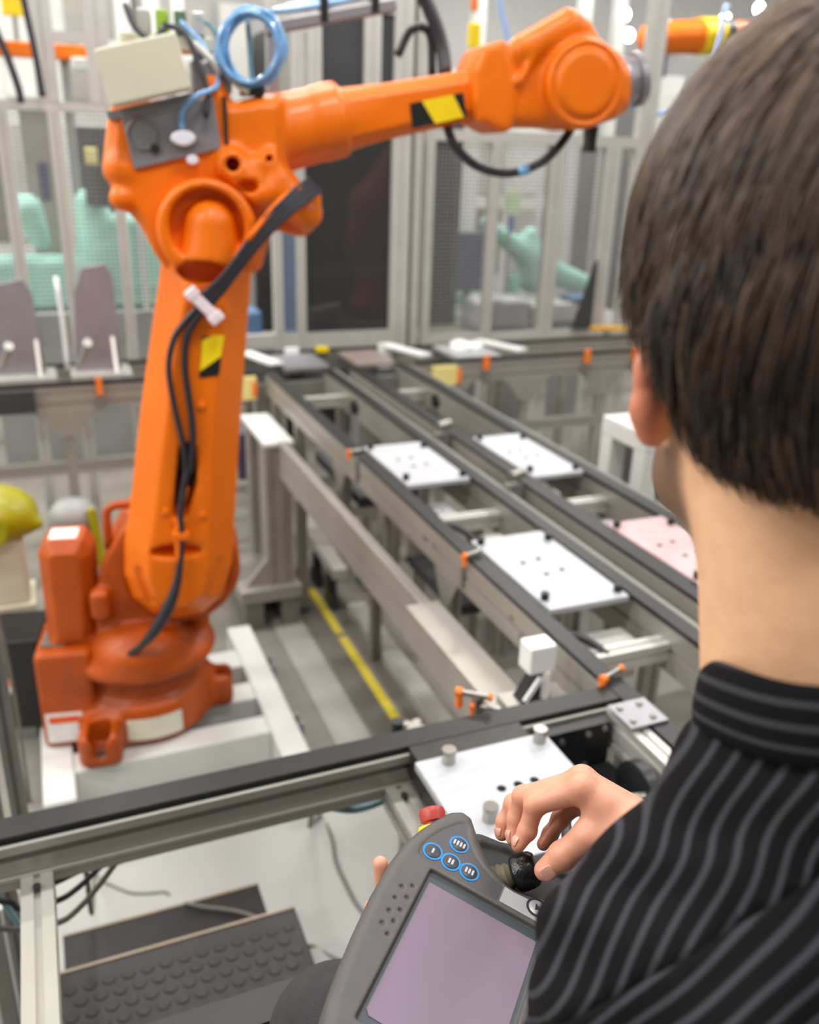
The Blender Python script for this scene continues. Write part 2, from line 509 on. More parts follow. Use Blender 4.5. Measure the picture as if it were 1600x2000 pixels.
# broad light strips of the duct covers let into the floor, and the tape line beside them
for i, (x0, x1, y0, y1, m) in enumerate([(0.80, 0.93, 2.30, 3.75, DUCTM), (0.945, 1.035, 2.3, 3.75, DUCTD), (1.10, 1.165, 2.3, 3.9, DUCTD)]):
    struct(MB().box(x0, x1, y0, y1, 0.0, 0.006).build('trim_%d' % (i + 1), m))
for (y0, y1, lab) in [(2.30, 3.215, 'long strip of yellow floor tape nearest the conveyor rail'), (3.245, 3.70, 'shorter strip of yellow floor tape beyond the gap, near black feet')]:
    tag(MB().box(1.04, 1.078, y0, y1, 0.0, 0.003).build('floor_tape', YTAPE), lab, 'floor tape', 'yellow tape line on the floor')

# ------------------------------------------------------------------ near conveyor (runs across, in front of the man)
nc = thing('near_conveyor', 'aluminium conveyor running across the foreground in front of the seated man', 'conveyor', (0.0, 1.0, 0.0))
b = MB(); slot_profile(b, 'x', -1.0, 0.945, 1.166, 1.222, 0.905, 0.985, 1, 2, 0.012, 0.008); b.build('rail', ALU, nc)
MB().box(-1.0, 0.945, 1.172, 1.218, 0.985, 1.0).build('belt', BELT, nc)
MB().box(-1.0, 0.945, 1.160, 1.167, 0.975, 0.990).build('rail_lip', ALU, nc)
MB().box(-1.0, 0.935, 1.160, 1.1655, 0.925, 0.932).build('rail_lip', ALU, nc)
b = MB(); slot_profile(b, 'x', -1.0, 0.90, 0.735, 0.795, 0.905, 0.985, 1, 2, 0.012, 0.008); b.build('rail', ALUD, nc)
MB().box(-1.0, 0.90, 0.742, 0.79, 0.985, 1.0).build('belt', BELT, nc)
for (x0, x1) in ((-0.124, -0.079), (0.461, 0.508)):
    b = MB(); slot_profile(b, 'y', 0.795, 1.166, x0, x1, 0.885, 0.93, 1, 1, 0.010, 0.006); c = b.build('cross_member', ALU, nc)
    b = MB(); b.cyl(((x0 + x1) / 2, 1.13, 0.931), ((x0 + x1) / 2, 1.13, 0.936), 0.006, 10); b.build('slot_bolt', DARKST, c)
for (x, y) in ((-0.8, 1.19), (-0.8, 0.765), (0.535, 1.195), (0.86, 0.765)):
    b = MB(); slot_profile(b, 'z', 0.012, 0.905, x - 0.022, x + 0.022, y - 0.022, y + 0.022, 1, 1); l = b.build('leg', ALU, nc)
    MB().cyl((x, y, 0), (x, y, 0.014), 0.04, 16).build('foot', BLACK, l)
MB().prism([(0.513, 0.905), (0.60, 0.905), (0.513, 0.80)], 1.182, 1.206).build('gusset', ALUD, nc)
# the dark drive end beside the near pallet
MB().box(0.745, 0.900, 1.130, 1.158, 0.80, 0.985).build('drive_plate', BLACK, nc)
MB().box(0.742, 0.905, 0.80, 1.128, 0.85, 0.895).build('drive_tray', BLACK, nc)
b = MB(); b.lathe((0.862, 1.0, 0.93), (1, 0, 0), [(0, 0.05), (0.004, 0.056), (0.024, 0.056), (0.028, 0.05)], 26); w = b.build('drive_wheel', BLACK, nc, auto=0.6)
MB().cyl((0.80, 0.985, 0.945), (0.905, 0.955, 0.95), 0.009, 14).build('shaft', STEEL, nc, auto=0.6)
MB().cyl((0.80, 0.985, 0.945), (0.83, 0.976, 0.9465), 0.014, 14).build('shaft_collar', DARKST, nc, auto=0.6)
for (x, z) in ((0.795, 0.965), (0.795, 0.925), (0.85, 0.97), (0.885, 0.975), (0.85, 0.9)):
    MB().cyl((x, 1.131, z), (x, 1.126, z), 0.006, 10).build('plate_bolt', STEEL, nc)
# sensors clipped to the far edge of that rail
def sensor(parent, x, y, z, dx, dy, big=1.0):
    """orange cap on a steel barrel, with a small bracket"""
    d = Vector((dx, dy, 0)).normalized(); a = Vector((x, y, z))
    s = MB().cyl(a, a + d * 0.05 * big, 0.006 * big, 12).build('sensor_barrel', STEEL, parent, auto=0.6)
    b = MB(); b.cyl(a + d * 0.001, a - d * 0.012 * big, 0.009 * big, 12); b.cyl(a - d * 0.005 * big, a - d * 0.005 * big - Vector((0, 0, 0.032 * big)), 0.0075 * big, 12)
    b.build('sensor_cap', ORSENS, s, auto=0.6)
    MB().cyl(a + d * 0.05 * big, a + d * 0.058 * big, 0.008 * big, 12).build('sensor_tip', ORSENS if big > 0.9 else STEEL, s, auto=0.6)
    q = a + d * 0.03 * big
    MB().box(q.x - 0.008, q.x + 0.008, q.y - 0.008, q.y + 0.008, z - 0.05, z - 0.004).build('sensor_bracket', STEEL, s)
sensor(nc, 0.652, 1.262, 1.022, 0.9, -0.7)
sensor(nc, 0.672, 1.244, 0.998, 0.9, -0.6, 0.8)

# white box sensor on a black foot, beyond the rail
ws = thing('box_sensor', 'small white box sensor on a black bracket behind the black-topped rail', 'sensor', (0.875, 1.34, 0.905))
MB().box(0.842, 0.902, 1.335, 1.385, 0.972, 1.035).build('sensor_body', WHITEPL, ws, bevel=0.004)
MB().prism([(0.83, 0.905), (0.90, 0.905), (0.885, 0.975), (0.868, 0.975)], 1.34, 1.375).build('bracket', BLACK, ws)
MB().bar((0.835, 1.333, 0.915), (0.868, 1.333, 0.965), 0.006, 0.010).build('bracket_arm', WHITEPL, ws)
MB().cyl((0.886, 1.345, 0.91), (0.886, 1.345, 0.972), 0.012, 12).build('cable_gland', WHITEPL, ws, auto=0.6)
MB().box(0.80, 0.944, 1.325, 1.39, 0.885, 0.905).build('mounting_plate', ALU, ws)

# ------------------------------------------------------------------ two pallet lanes running away from the man
def lane(name, label, xa0, xa1, xb0, xb1, y0, y1, yb0):
    t = thing(name, label, 'conveyor', ((xa0 + xb1) / 2, (y0 + y1) / 2, 0))
    b = MB(); slot_profile(b, 'y', y0, y1, xa0, xa1, 0.895, 0.988, 1, 1, 0.010, 0.005); b.build('rail', ALU, t)
    MB().box(xa0 + 0.003, xa1 + 0.004, y0, y1, 0.988, 1.0).build('belt', BELT, t)
    b = MB(); slot_profile(b, 'y', yb0, y1, xb0, xb1, 0.875, 0.988, 1, 1, 0.010, 0.005); b.build('rail', ALU, t)
    MB().box(xb0 - 0.004, xb1 - 0.018, yb0, y1, 0.988, 1.0).build('belt', BELT, t)
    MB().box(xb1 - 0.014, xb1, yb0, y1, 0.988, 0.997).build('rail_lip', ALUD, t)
    return t
L1 = lane('pallet_lane', 'left pallet lane with black belts running away from the corner plate', 0.945, 0.986, 1.232, 1.288, 0.62, 4.02, 0.62)
L2 = lane('pallet_lane', 'right pallet lane with black belts, partly behind the upright aluminium profile', 1.36, 1.414, 1.618, 1.682, 1.30, 4.02, 1.30)
def cross(t, x0, x1, y, w=0.042, z=0.95, m=ALU2):
    b = MB(); slot_profile(b, 'y', y - w / 2, y + w / 2, x0, x1, z - 0.045, z, 1, 1, 0.001, 0.001)
    b = MB(); slot_profile(b, 'x', x0, x1, y - w / 2, y + w / 2, z - 0.045, z, 1, 1, 0.009, 0.005)
    return b.build('cross_bar', m, t)
for y in (1.40, 2.225, 3.70): cross(L1, 0.986, 1.232, y)
for y in (2.225, 3.70): cross(L2, 1.414, 1.618, y)
cross(L2, 1.414, 1.618, 1.36)
def lane_leg(t, x, y, z0, z1, gus):
    b = MB(); slot_profile(b, 'z', z0, z1, x - 0.021, x + 0.021, y - 0.021, y + 0.021, 1, 1); l = b.build('leg', ALU, t)
    if z0 < 0.05:
        MB().cyl((x, y, 0), (x, y, 0.014), 0.035, 14).build('foot', BLACK, l)
    if gus:
        MB().prism([(y - 0.075, z1 - 0.001), (y + 0.075, z1 - 0.001), (y + 0.021, z1 - 0.095), (y - 0.021, z1 - 0.095)], x - 0.0228, x - 0.0212, ax=((0, 1, 0), (0, 0, 1), (1, 0, 0))).build('gusset', ALU, t)
for (y, z0, gus) in ((0.75, 0.012, False), (1.967, 0.612, True), (2.469, 0.612, False), (2.907, 0.612, True), (3.51, 0.012, False), (3.90, 0.012, False)):
    lane_leg(L1, 0.966, y, z0, 0.895, gus)
MB().box(0.946, 0.986, 0.772, 3.488, 0.572, 0.612).build('lower_rail', ALU, L1)
for (y, z0) in ((0.75, 0.012), (1.62, 0.252), (2.42, 0.252), (3.15, 0.252), (3.85, 0.012)):
    lane_leg(L1, 1.262, y, z0, 0.875, False)
MB().box(1.242, 1.282, 0.772, 3.828, 0.212, 0.252).build('lower_rail', ALU, L1)
for x in (1.388, 1.65):
    for y in (1.62, 2.42, 3.15, 3.85):
        lane_leg(L2, x, y, 0.012, 0.895 if x < 1.5 else 0.875, x > 1.6)
for (t, x0, x1) in ((L1, 0.988, 1.24), (L2, 1.41, 1.628)):
    for y in (1.95, 3.2):
        MB().box(x0, x1, y - 0.02, y + 0.02, 0.575 if t is L1 else 0.30, 0.61 if t is L1 else 0.34).build('stretcher', ALU2, t)
# lane supports seen between the rails: black curved stop arms and pale stop blocks
for (t, x, y) in ((L1, 1.03, 2.13), (L1, 1.03, 1.46), (L2, 1.45, 2.13)):
    MB().tube([(x - 0.02, y + 0.03, 0.955), (x, y, 0.965), (x + 0.03, y - 0.04, 0.955), (x + 0.045, y - 0.075, 0.94)], 0.009, 8, 4).build('stop_arm', BLACK, t, smooth=True)
MB().box(1.10, 1.20, 1.445, 1.52, 0.83, 0.925).build('stop_block', ALU2, L1, bevel=0.004)
MB().box(1.115, 1.185, 2.055, 2.11, 0.85, 0.93).build('stop_block', ALU, L1, bevel=0.004)
MB().box(1.06, 1.12, 2.27, 2.37, 0.86, 0.94).build('stop_cylinder_mount', GREYPL, L1, bevel=0.004)
MB().cyl((1.08, 2.30, 0.93), (1.10, 2.39, 0.90), 0.018, 14).build('stop_cylinder', ALU2, L1, auto=0.6)
MB().box(1.47, 1.55, 2.0, 2.08, 0.84, 0.94).build('stop_block', GREYPL, L2, bevel=0.004)
MB().cyl((1.46, 1.985, 0.955), (1.50, 1.95, 0.955), 0.02, 14).build('stop_roller', STEEL, L2, auto=0.6)
for (x, y) in ((1.245, 3.56), (1.635, 3.56)):
    MB().cyl((x - 0.03, y, 0.93), (x + 0.0, y, 0.93), 0.032, 16).build('guide_roller', BLACK, L1 if x < 1.3 else L2, auto=0.6)
MB().box(1.0, 1.225, 2.83, 3.40, 0.76, 0.80).build('drip_tray', DGREY, L1)
MB().box(1.0, 1.225, 2.0, 2.36, 0.74, 0.77).build('drip_tray', DGREY, L1)
MB().box(1.43, 1.61, 2.1, 2.33, 0.74, 0.77).build('drip_tray', DGREY, L2)
MB().box(1.42, 1.61, 2.9, 3.6, 0.74, 0.77).build('drip_tray', DGREY, L2)
sensor(L1, 0.945, 1.225, 1.012, 0.93, 0.35)
sensor(L1, 0.935, 1.835, 1.012, 0.93, 0.3, 0.9)
sensor(L1, 0.93, 2.745, 1.008, 0.95, 0.2, 0.9)
for y in (1.86, 2.70):
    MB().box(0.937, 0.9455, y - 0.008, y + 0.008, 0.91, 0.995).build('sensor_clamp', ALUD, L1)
for (y, z) in ((1.55, 0.93), (1.60, 0.955), (2.05, 0.95), (2.12, 0.945)):
    MB().cyl((0.9455, y, z), (0.942, y, z), 0.008, 10).build('rail_bolt', ALUD, L1)
for (y, z) in ((1.78, 0.95), (1.765, 0.948)):
    MB().cyl((1.3605, y, z), (1.357, y, z), 0.009, 10).build('rail_bolt', ALUD, L2)
# pallet locators between the two lanes (mirror-bright posts)
for (y, zt) in ((2.86, 1.035), (2.30, 1.03)):
    MB().box(1.30, 1.352, y - 0.02, y + 0.02, 0.86, zt - 0.03).build('locator_bracket', ALUD, L2)
    MB().cyl((1.305, y - 0.012, zt), (1.365, y + 0.02, zt), 0.017, 16).build('locator_pin', STEEL, L2, auto=0.6)
# corner plate and white profile where the lane meets the near conveyor
cp = thing('corner_beam', 'short white aluminium beam with a four-bolt corner plate beside the shoulder', 'beam', (0.925, 0.85, 0))
b = MB(); slot_profile(b, 'y', 0.45, 1.158, 0.907, 0.944, 0.92, 0.994, 1, 2, 0.010, 0.005); b.build('profile', ALU2, cp)
MB().box(0.9025, 0.985, 1.075, 1.152, 1.0005, 1.006).build('corner_plate', GREYPL, cp, bevel=0.001)
for x in (0.918, 0.962):
    for y in (1.092, 1.135):
        MB().cyl((x, y, 1.006), (x, y, 1.011), 0.0065, 12).build('plate_bolt', STEEL, cp)
for y in (0.5, 1.1):
    MB().box(0.908, 0.942, y - 0.02, y + 0.02, 0.0, 0.92).build('leg', ALU, cp)
# upright profile standing between the lanes by the man's neck
up_ = thing('upright_profile', 'upright slotted aluminium profile standing between lanes beside the neck', 'post', (1.39, 1.27, 0))
b = MB(); slot_profile(b, 'z', 0.0, 1.22, 1.35, 1.43, 1.20, 1.28, 2, 2, 0.010, 0.008); b.build('profile', ALU2, up_)
MB().box(1.33, 1.45, 1.18, 1.30, 0.0, 0.012).build('foot_plate', ALUD, up_)

# ------------------------------------------------------------------ pallets
HOLE = mat('bolt_hole_dark', rgb(40, 40, 42), 0.8, 0.0, 0.1, 30, spec=0.1)
def pallet(label, x0, x1, y0, y1, z, m, holes, pegs, pegm, pr=0.008, ph=0.022, rest=True, group='workpiece pallets on the conveyors'):
    t = thing('workpiece_pallet', label, 'pallet', ((x0 + x1) / 2, (y0 + y1) / 2, z - 0.016), group=group)
    MB().box(x0, x1, y0, y1, z - 0.016, z).build('plate', m, t, bevel=0.002)
    for (x, y) in holes:
        MB().lathe((x, y, z - 0.001), (0, 0, 1), [(0, 0.0078), (0.0015, 0.0078)], 12).build('bolt_hole', HOLE, t)
    for (x, y) in pegs:
        MB().lathe((x, y, z), (0, 0, 1), [(0, pr), (ph * 0.75, pr), (ph * 0.78, pr * 1.12), (ph, pr * 1.05)], 16).build('peg', pegm, t, auto=0.6)
    if rest:
        for yy in (y0 + 0.05, y1 - 0.05):
            MB().box(x0 + 0.012, x1 - 0.012, yy - 0.02, yy + 0.02, z - 0.03, z - 0.016).build('runner', BLACK, t)
    return t
pallet('bright metal pallet with tall steel pegs under the operator\'s hand', 0.490, 0.736, 0.85, 1.104, 1.02, PLATE,
       [(0.595, 0.995), (0.625, 0.995), (0.655, 0.995)], [(0.543, 1.085), (0.715, 1.083), (0.545, 0.938), (0.715, 0.90)], STEEL, 0.0115, 0.026, rest=False)
MB().box(0.505, 0.72, 0.796, 1.1655, 0.945, 1.0035).build('pallet_lifter', DARKST, nc)
sb = MB().box(0.5, 0.52, 1.09, 1.115, 1.02, 1.032); 
def lane_pallet(label, xc, y0, y1, m=PLATE, **k):
    w = 0.108 if xc < 1.3 else 0.095
    ym = (y0 + y1) / 2
    return pallet(label, xc - w, xc + w, y0, y1, 1.002, m, [(xc - 0.045, ym + 0.035), (xc + 0.005, ym + 0.045), (xc - 0.02, ym - 0.04), (xc + 0.03, ym - 0.03)],
                  [(xc - w + 0.014, y0 + 0.05), (xc + w - 0.014, y0 + 0.03), (xc - w + 0.014, y1 - 0.03), (xc + w - 0.014, y1 - 0.06)], BLACK, 0.010, 0.018, **k)
lane_pallet('nearest silver pallet on the left lane, four holes in its middle', 1.109, 1.525, 1.94)
lane_pallet('farther silver pallet midway down the left lane, beside the robot arm\'s rail', 1.109, 2.39, 2.80)
lane_pallet('silver pallet midway down the right lane, next to the bright locator pins', 1.516, 2.34, 2.79)
lane_pallet('pink-tinted pallet on the right lane beside the man\'s neck', 1.516, 1.50, 1.925, PINKPL)

# ------------------------------------------------------------------ far cross conveyors
def far_conv(name, label, x0, x1, skip=()):
    t = thing(name, label, 'conveyor', ((x0 + x1) / 2, 4.2, 0))
    b = MB(); slot_profile(b, 'x', x0, x1, 4.03, 4.075, 0.885, 0.985, 1, 2, 0.010, 0.006); b.build('rail', ALU, t)
    MB().box(x0, x1, 4.03, 4.07, 0.985, 1.0).build('belt', BELT, t)
    b = MB(); slot_profile(b, 'x', x0, x1, 4.40, 4.445, 0.885, 0.985, 1, 2, 0.010, 0.006); b.build('rail', ALU, t)
    MB().box(x0, x1, 4.405, 4.445, 0.985, 1.0).build('belt', BELT, t)
    b = MB(); slot_profile(b, 'x', x0, x1, 4.035, 4.08, 0.585, 0.645, 1, 1); b.build('lower_rail', ALU, t)
    return t
FL = far_conv('far_conveyor', 'far conveyor behind the robot on the left, carrying tall grey fixture plates', -0.9, 0.90)
FR = far_conv('far_conveyor', 'far conveyor on the right, in front of the mesh doors', 1.72, 3.75)
FM = thing('transfer_conveyor', 'dark transfer section joining the far ends of both pallet lanes', 'conveyor', (1.3, 4.2, 0))
MB().box(0.902, 1.718, 4.40, 4.445, 0.885, 1.0).build('rail', ALUD, FM)
MB().box(0.902, 1.718, 4.405, 4.445, 1.0, 1.008).build('belt', BELT, FM)
MB().box(0.902, 1.718, 4.06, 4.395, 0.86, 0.90).build('bed', DGREY, FM)
MB().box(0.902, 1.718, 4.023, 4.058, 0.80, 0.94).build('front_beam', ALUD, FM)
for x in (0.95, 1.65):
    MB().box(x - 0.02, x + 0.02, 4.42, 4.46, 0, 0.885).build('leg', ALU, FM)
    MB().box(x - 0.02, x + 0.02, 4.03, 4.055, 0, 0.80).build('leg', ALU, FM)
for (t, xs) in ((FL, (-0.6, 0.058, 0.72)), (FR, (1.89, 2.355, 2.83, 3.5))):
    for x in xs:
        for y in (4.052, 4.422):
            MB().box(x - 0.02, x + 0.02, y - 0.018, y + 0.018, 0, 0.885).build('leg', ALU, t)
        MB().prism([(x - 0.14, 0.884), (x + 0.14, 0.884), (x + 0.03, 0.76), (x - 0.03, 0.76)], 4.024, 4.0295).build('gusset', ALU, t)
MB().box(-0.9, -0.06, 4.0, 4.028, 0.885, 0.98).build('guard_strip', DGREY, FL)
for (t, x) in ((FL, 0.205), (FR, 2.10), (FR, 2.71), (FR, 3.02)):
    MB().box(x - 0.012, x + 0.012, 4.005, 4.027, 0.945, 1.02).build('sensor_cap', ORSENS, t)
    MB().box(x - 0.016, x + 0.016, 4.008, 4.028, 0.875, 0.945).build('sensor_bracket', ALUD, t)
MB().box(0.80, 0.898, 4.005, 4.028, 0.875, 0.982).build('warning_sticker', YPALE, FL)
MB().box(1.80, 1.93, 4.005, 4.028, 0.878, 0.975).build('warning_sticker', YPALE, FR)
for (t, x0, x1) in ((FL, 0.875, 0.899), (FR, 1.93, 1.955)):
    MB().box(x0, x1, 4.003, 4.028, 0.89, 0.96).build('sensor_cap', ORSENS, t)
MB().box(1.30, 1.36, 4.36, 4.40, 1.005, 1.03).build('end_stop', YELLOW, FM)
for x in (1.17, 1.68):
    MB().box(x - 0.035, x + 0.035, 4.37, 4.40, 0.90, 1.03).build('end_stop', WHITEPL, FM)
def far_pallet(label, x0, x1, y0, y1, m, lump=False):
    t = thing('workpiece_pallet', label, 'pallet', ((x0 + x1) / 2, (y0 + y1) / 2, 0.99), group='workpiece pallets on the conveyors')
    MB().box(x0, x1, y0, y1, 0.985, 1.005).build('plate', m, t, bevel=0.003)
    if lump:
        for (x, y, s) in ((x0 + 0.08, y0 + 0.14, 0.05), (x0 + 0.17, y0 + 0.17, 0.06), (x0 + 0.13, y0 + 0.24, 0.055)):
            b = MB(); b.lathe((x, y, 1.005), (0, 0, 1), [(0, s), (0.02, s * 1.05), (0.035, s * 0.6), (0.04, s * 0.2)], 14); b.build('workpiece', WHITEPL, t, smooth=True)
    return t
far_pallet('grey pallet at the far end of the left lane, under the fence rail', 1.05, 1.27, 4.06, 4.36, GREYPL)
far_pallet('brownish pallet at the far end of the right lane, below the dark window', 1.41, 1.61, 4.06, 4.36, mat('brownish_plate', rgb(168, 150, 142), 0.4, 0.3, 0.1, 9))
far_pallet('far pallet heaped with white workpieces on the right cross conveyor', 1.96, 2.22, 4.08, 4.39, PLATE, True)
for (x0, x1, lab) in ((0.93, 1.02, 'white cover bar beside the yellow sticker near the robot arm'), (1.70, 1.80, 'white cover bar at the far end of the right lane'), (2.24, 2.36, 'slanted white bar lying across the far right conveyor')):
    tag(MB().bar((x0, 4.40, 1.017), (x1, 4.10, 1.017), 0.07, 0.012).build('cover_bar', WHITEPL), lab, 'cover bar', 'white cover bars on the far conveyor')

# tall grey fixture plates riding the left far conveyor
def fixture(label, x0, x1, zt, lean):
    t = thing('fixture_plate', label, 'fixture', ((x0 + x1) / 2, 4.22, 0.99), group='fixture plates on the far left conveyor')
    MB().prism([(x0, 1.0), (x1, 1.0), (x1 - 0.02 + lean, zt - 0.06), (x1 - 0.05 + lean, zt), (x0 + 0.05 + lean, zt - 0.02), (x0 + 0.03, zt - 0.12)], 4.21, 4.235).build('plate', GREYPL, t, bevel=0.003)
    MB().box(x0 - 0.02, x1 + 0.04, 4.12, 4.32, 0.985, 1.01).build('foot', ALU2, t, bevel=0.003)
    MB().prism([(4.12, 1.01), (4.21, 1.01), (4.21, 1.16)], x1 - 0.035, x1 - 0.02, ax=((0, 1, 0), (0, 0, 1), (1, 0, 0))).build('rib', ALU2, t)
    MB().cyl((x0 + 0.02, 4.16, 1.05), (x0 + 0.06, 4.16, 1.14), 0.012, 12).build('clamp_rod', STEEL, t, auto=0.6)
    MB().cyl((x0 + 0.06, 4.16, 1.14), (x0 + 0.062, 4.15, 1.148), 0.02, 14).build('clamp_knob', STEEL, t, auto=0.6)
    return t
fixture('grey fixture plate with a bright knob at the left edge, behind the robot', -0.20, 0.0, 1.42, 0.0)
fixture('taller grey fixture plate standing just left of the robot arm', 0.12, 0.32, 1.48, 0.02)
MB_r = MB().tube([(0.09, 4.25, 1.01), (0.092, 4.26, 1.2), (0.085, 4.27, 1.42)], 0.011, 10, 3)
tag(MB_r.build('white_rod', WHITEPL, smooth=True), 'slim white rod standing between the two grey fixture plates', 'rod')
# ------------------------------------------------------------------ pedestal frame under the robot
pf = thing('pedestal_frame', 'white welded steel ladder frame on the floor under the orange robot', 'frame', (0.24, 2.72, 0))
MB().box(0.552, 0.645, 2.28, 3.16, 0.0, 0.17).build('side_beam', WHITEP, pf, bevel=0.006)
MB().box(-0.155, -0.062, 2.30, 3.16, 0.0, 0.17).build('side_beam', WHITEP, pf, bevel=0.006)
for (y0, y1) in ((2.43, 2.53), (2.64, 2.75), (2.865, 2.99)):
    MB().box(-0.062, 0.552, y0, y1, 0.02, 0.166).build('cross_beam', WHITEP, pf, bevel=0.005)
MB().box(0.10, 0.30, 2.533, 2.637, 0.10, 0.164).build('mounting_block', ALUD, pf)
MB().box(0.56, 0.64, 2.245, 2.278, 0.0, 0.05).build('floor_lug', BLACK, pf)
MB().box(-0.15, -0.07, 2.262, 2.298, 0.0, 0.05).build('floor_lug', BLACK, pf)
for y in (2.55, 2.95):
    l = MB().box(0.647, 0.69, y - 0.03, y + 0.03, 0.0, 0.10).build('anchor_bracket', GREYPL, pf)
    MB().cyl((0.672, y, 0.10), (0.672, y, 0.13), 0.012, 10).build('anchor_bolt', STEEL, l)

# ------------------------------------------------------------------ guide beams below the left lane
gp = thing('guide_beam', 'long grey guide beam beside the left lane, starting at a white-topped post', 'beam', (0.86, 3.45, 0))
b = MB(); slot_profile(b, 'z', 0.20, 0.83, 0.79, 0.905, 3.42, 3.53, 2, 1, 0.012, 0.008); b.build('post', ALU, gp)
MB().box(0.785, 0.912, 3.40, 3.86, 0.83, 0.85).build('top_plate', WHITEP, gp, bevel=0.004)
b = MB(); slot_profile(b, 'z', 0.20, 0.83, 0.80, 0.89, 3.75, 3.84, 1, 1); b.build('post', ALU, gp)
MB().box(0.66, 0.93, 3.38, 3.90, 0.14, 0.20).build('base_beam', ALU, gp, bevel=0.004)
MB().box(0.68, 0.76, 3.40, 3.88, 0.0, 0.14).build('base_foot', ALUD, gp)
MB().box(0.84, 0.92, 3.40, 3.88, 0.0, 0.14).build('base_foot', ALUD, gp)
MB().prism([(0.69, 0.20), (0.79, 0.20), (0.79, 0.32)], 3.43, 3.455).build('gusset', ALU, gp)
b = MB(); slot_profile(b, 'y', 1.42, 3.415, 0.846, 0.878, 0.70, 0.85, 1, 1, 0.010, 0.004); b.build('beam', ALU, gp)
MB().box(0.80, 0.893, 1.40, 1.90, 0.852, 0.860).build('cover_plate', ALU, gp, bevel=0.002)
MB().box(0.80, 0.808, 1.40, 1.90, 0.76, 0.852).build('cover_flange', ALU, gp)
for y in (1.60,):
    MB().box(0.846, 0.878, y - 0.02, y + 0.02, 0.0, 0.70).build('support_leg', ALU, gp)
lb = thing('low_beam', 'short low white beam held in black clamps beside the yellow tape', 'beam', (1.13, 3.8, 0))
MB().bar((1.125, 3.44, 0.19), (1.15, 4.14, 0.19), 0.07, 0.05).build('beam', ALU2, lb, bevel=0.003)
for y in (3.52, 3.76):
    MB().prism([(y - 0.07, 0.0), (y + 0.07, 0.0), (y + 0.02, 0.10), (y + 0.02, 0.165), (y - 0.02, 0.165), (y - 0.02, 0.08)], 1.09, 1.125, ax=((0, 1, 0), (0, 0, 1), (1, 0, 0))).build('clamp_foot', BLACK, lb)
tag(MB().box(1.150, 1.232, 1.7, 3.42, 0.0, 0.05).build('cable_duct', DUCTM, bevel=0.004), 'pale flat cable duct lying on the floor beside the guide beam', 'cable duct')
tag(MB().box(1.03, 1.14, 1.98, 2.10, 0.0, 0.30).build('brown_block', BROWN, bevel=0.01), 'rusty brown block standing under the left lane', 'block')
# small black-capped valve by the tape
vk = thing('floor_clamp', 'small black clamp standing on the guide beam post near the tape end', 'clamp', (0.63, 1.5, 0))
b = MB(); slot_profile(b, 'z', 0.0, 0.78, 0.645, 0.685, 1.49, 1.53, 1, 1); b.build('post', ALU, vk)
MB().cyl((0.625, 1.51, 0.70), (0.625, 1.51, 0.80), 0.014, 12).build('clamp_grip', BLACK, vk, auto=0.6)
MB().box(0.605, 0.645, 1.495, 1.525, 0.66, 0.70).build('clamp_block', BLACK, vk)

# ------------------------------------------------------------------ front fence post at the left edge
fp = thing('guard_post', 'dark grey guard posts at the left edge behind the near rail', 'post', (-0.16, 1.5, 0))
for (x, y) in ((-0.142, 1.50), (-0.185, 1.50)):
    b = MB(); slot_profile(b, 'z', 0.0, 2.4, x - 0.014, x + 0.014, y - 0.014, y + 0.014, 1, 1, 0.008, 0.006); b.build('profile', ALUD, fp)
MB().box(-0.236, -0.208, 1.486, 1.514, 0.0, 2.4).build('profile', ALUD, fp)

# ------------------------------------------------------------------ crossover steps under the near conveyor
st = thing('step_stand', 'dark rubber-topped double step standing on white floor below the near rail', 'steps', (0.1, 1.5, 0))
def tread(x0, x1, y0, y1, z, lab):
    t = MB().box(x0, x1, y0, y1, z - 0.03, z).build('tread', RUBBER, st, bevel=0.003)
    t['label'] = lab
    MB().box(x0, x1, y1, y1 + 0.006, z - 0.035, z + 0.003).build('nosing', mat('tan_nosing', rgb(150, 134, 116), 0.5), t)
    # raised anti-slip studs, ring by ring
    if z < 0.3: return t
    ring = MB(); ring.lathe((0, 0, 0), (0, 0, 1), [(0, 0.0140), (0.0022, 0.0130)], 12)
    r0 = ring.build('stud', mat('stud_black', rgb(20, 19, 19), 0.4), t, local=True)
    x_, y_, row = x0 + 0.022, y0 + 0.02, 0
    first = True
    while y_ < y1 - 0.015:
        x_ = x0 + 0.022 + (0.0185 if row % 2 else 0)
        while x_ < x1 - 0.015:
            c = r0 if first else r0.copy()
            if not first: COL.objects.link(c); c.parent = t
            first = False
            c.location = (x_ - OFFS[t].x, y_ - OFFS[t].y, z - OFFS[t].z)
            x_ += 0.037
        y_ += 0.032; row += 1
    return t
tread(-0.12, 0.372, 1.14, 1.460, 0.40, 'upper step tread with round anti-slip studs')
tread(-0.12, 0.352, 1.468, 1.755, 0.20, 'lower step tread in smooth dark rubber')
for x in (-0.10, 0.33):
    MB().box(x - 0.012, x + 0.012, 1.15, 1.45, 0.0, 0.37).build('side_plate', ALUD, st)
    MB().box(x - 0.012, x + 0.012, 1.47, 1.745, 0.0, 0.17).build('side_plate', ALUD, st)
MB().box(-0.088, 0.318, 1.452, 1.458, 0.0, 0.366).build('riser', ALUD, st)

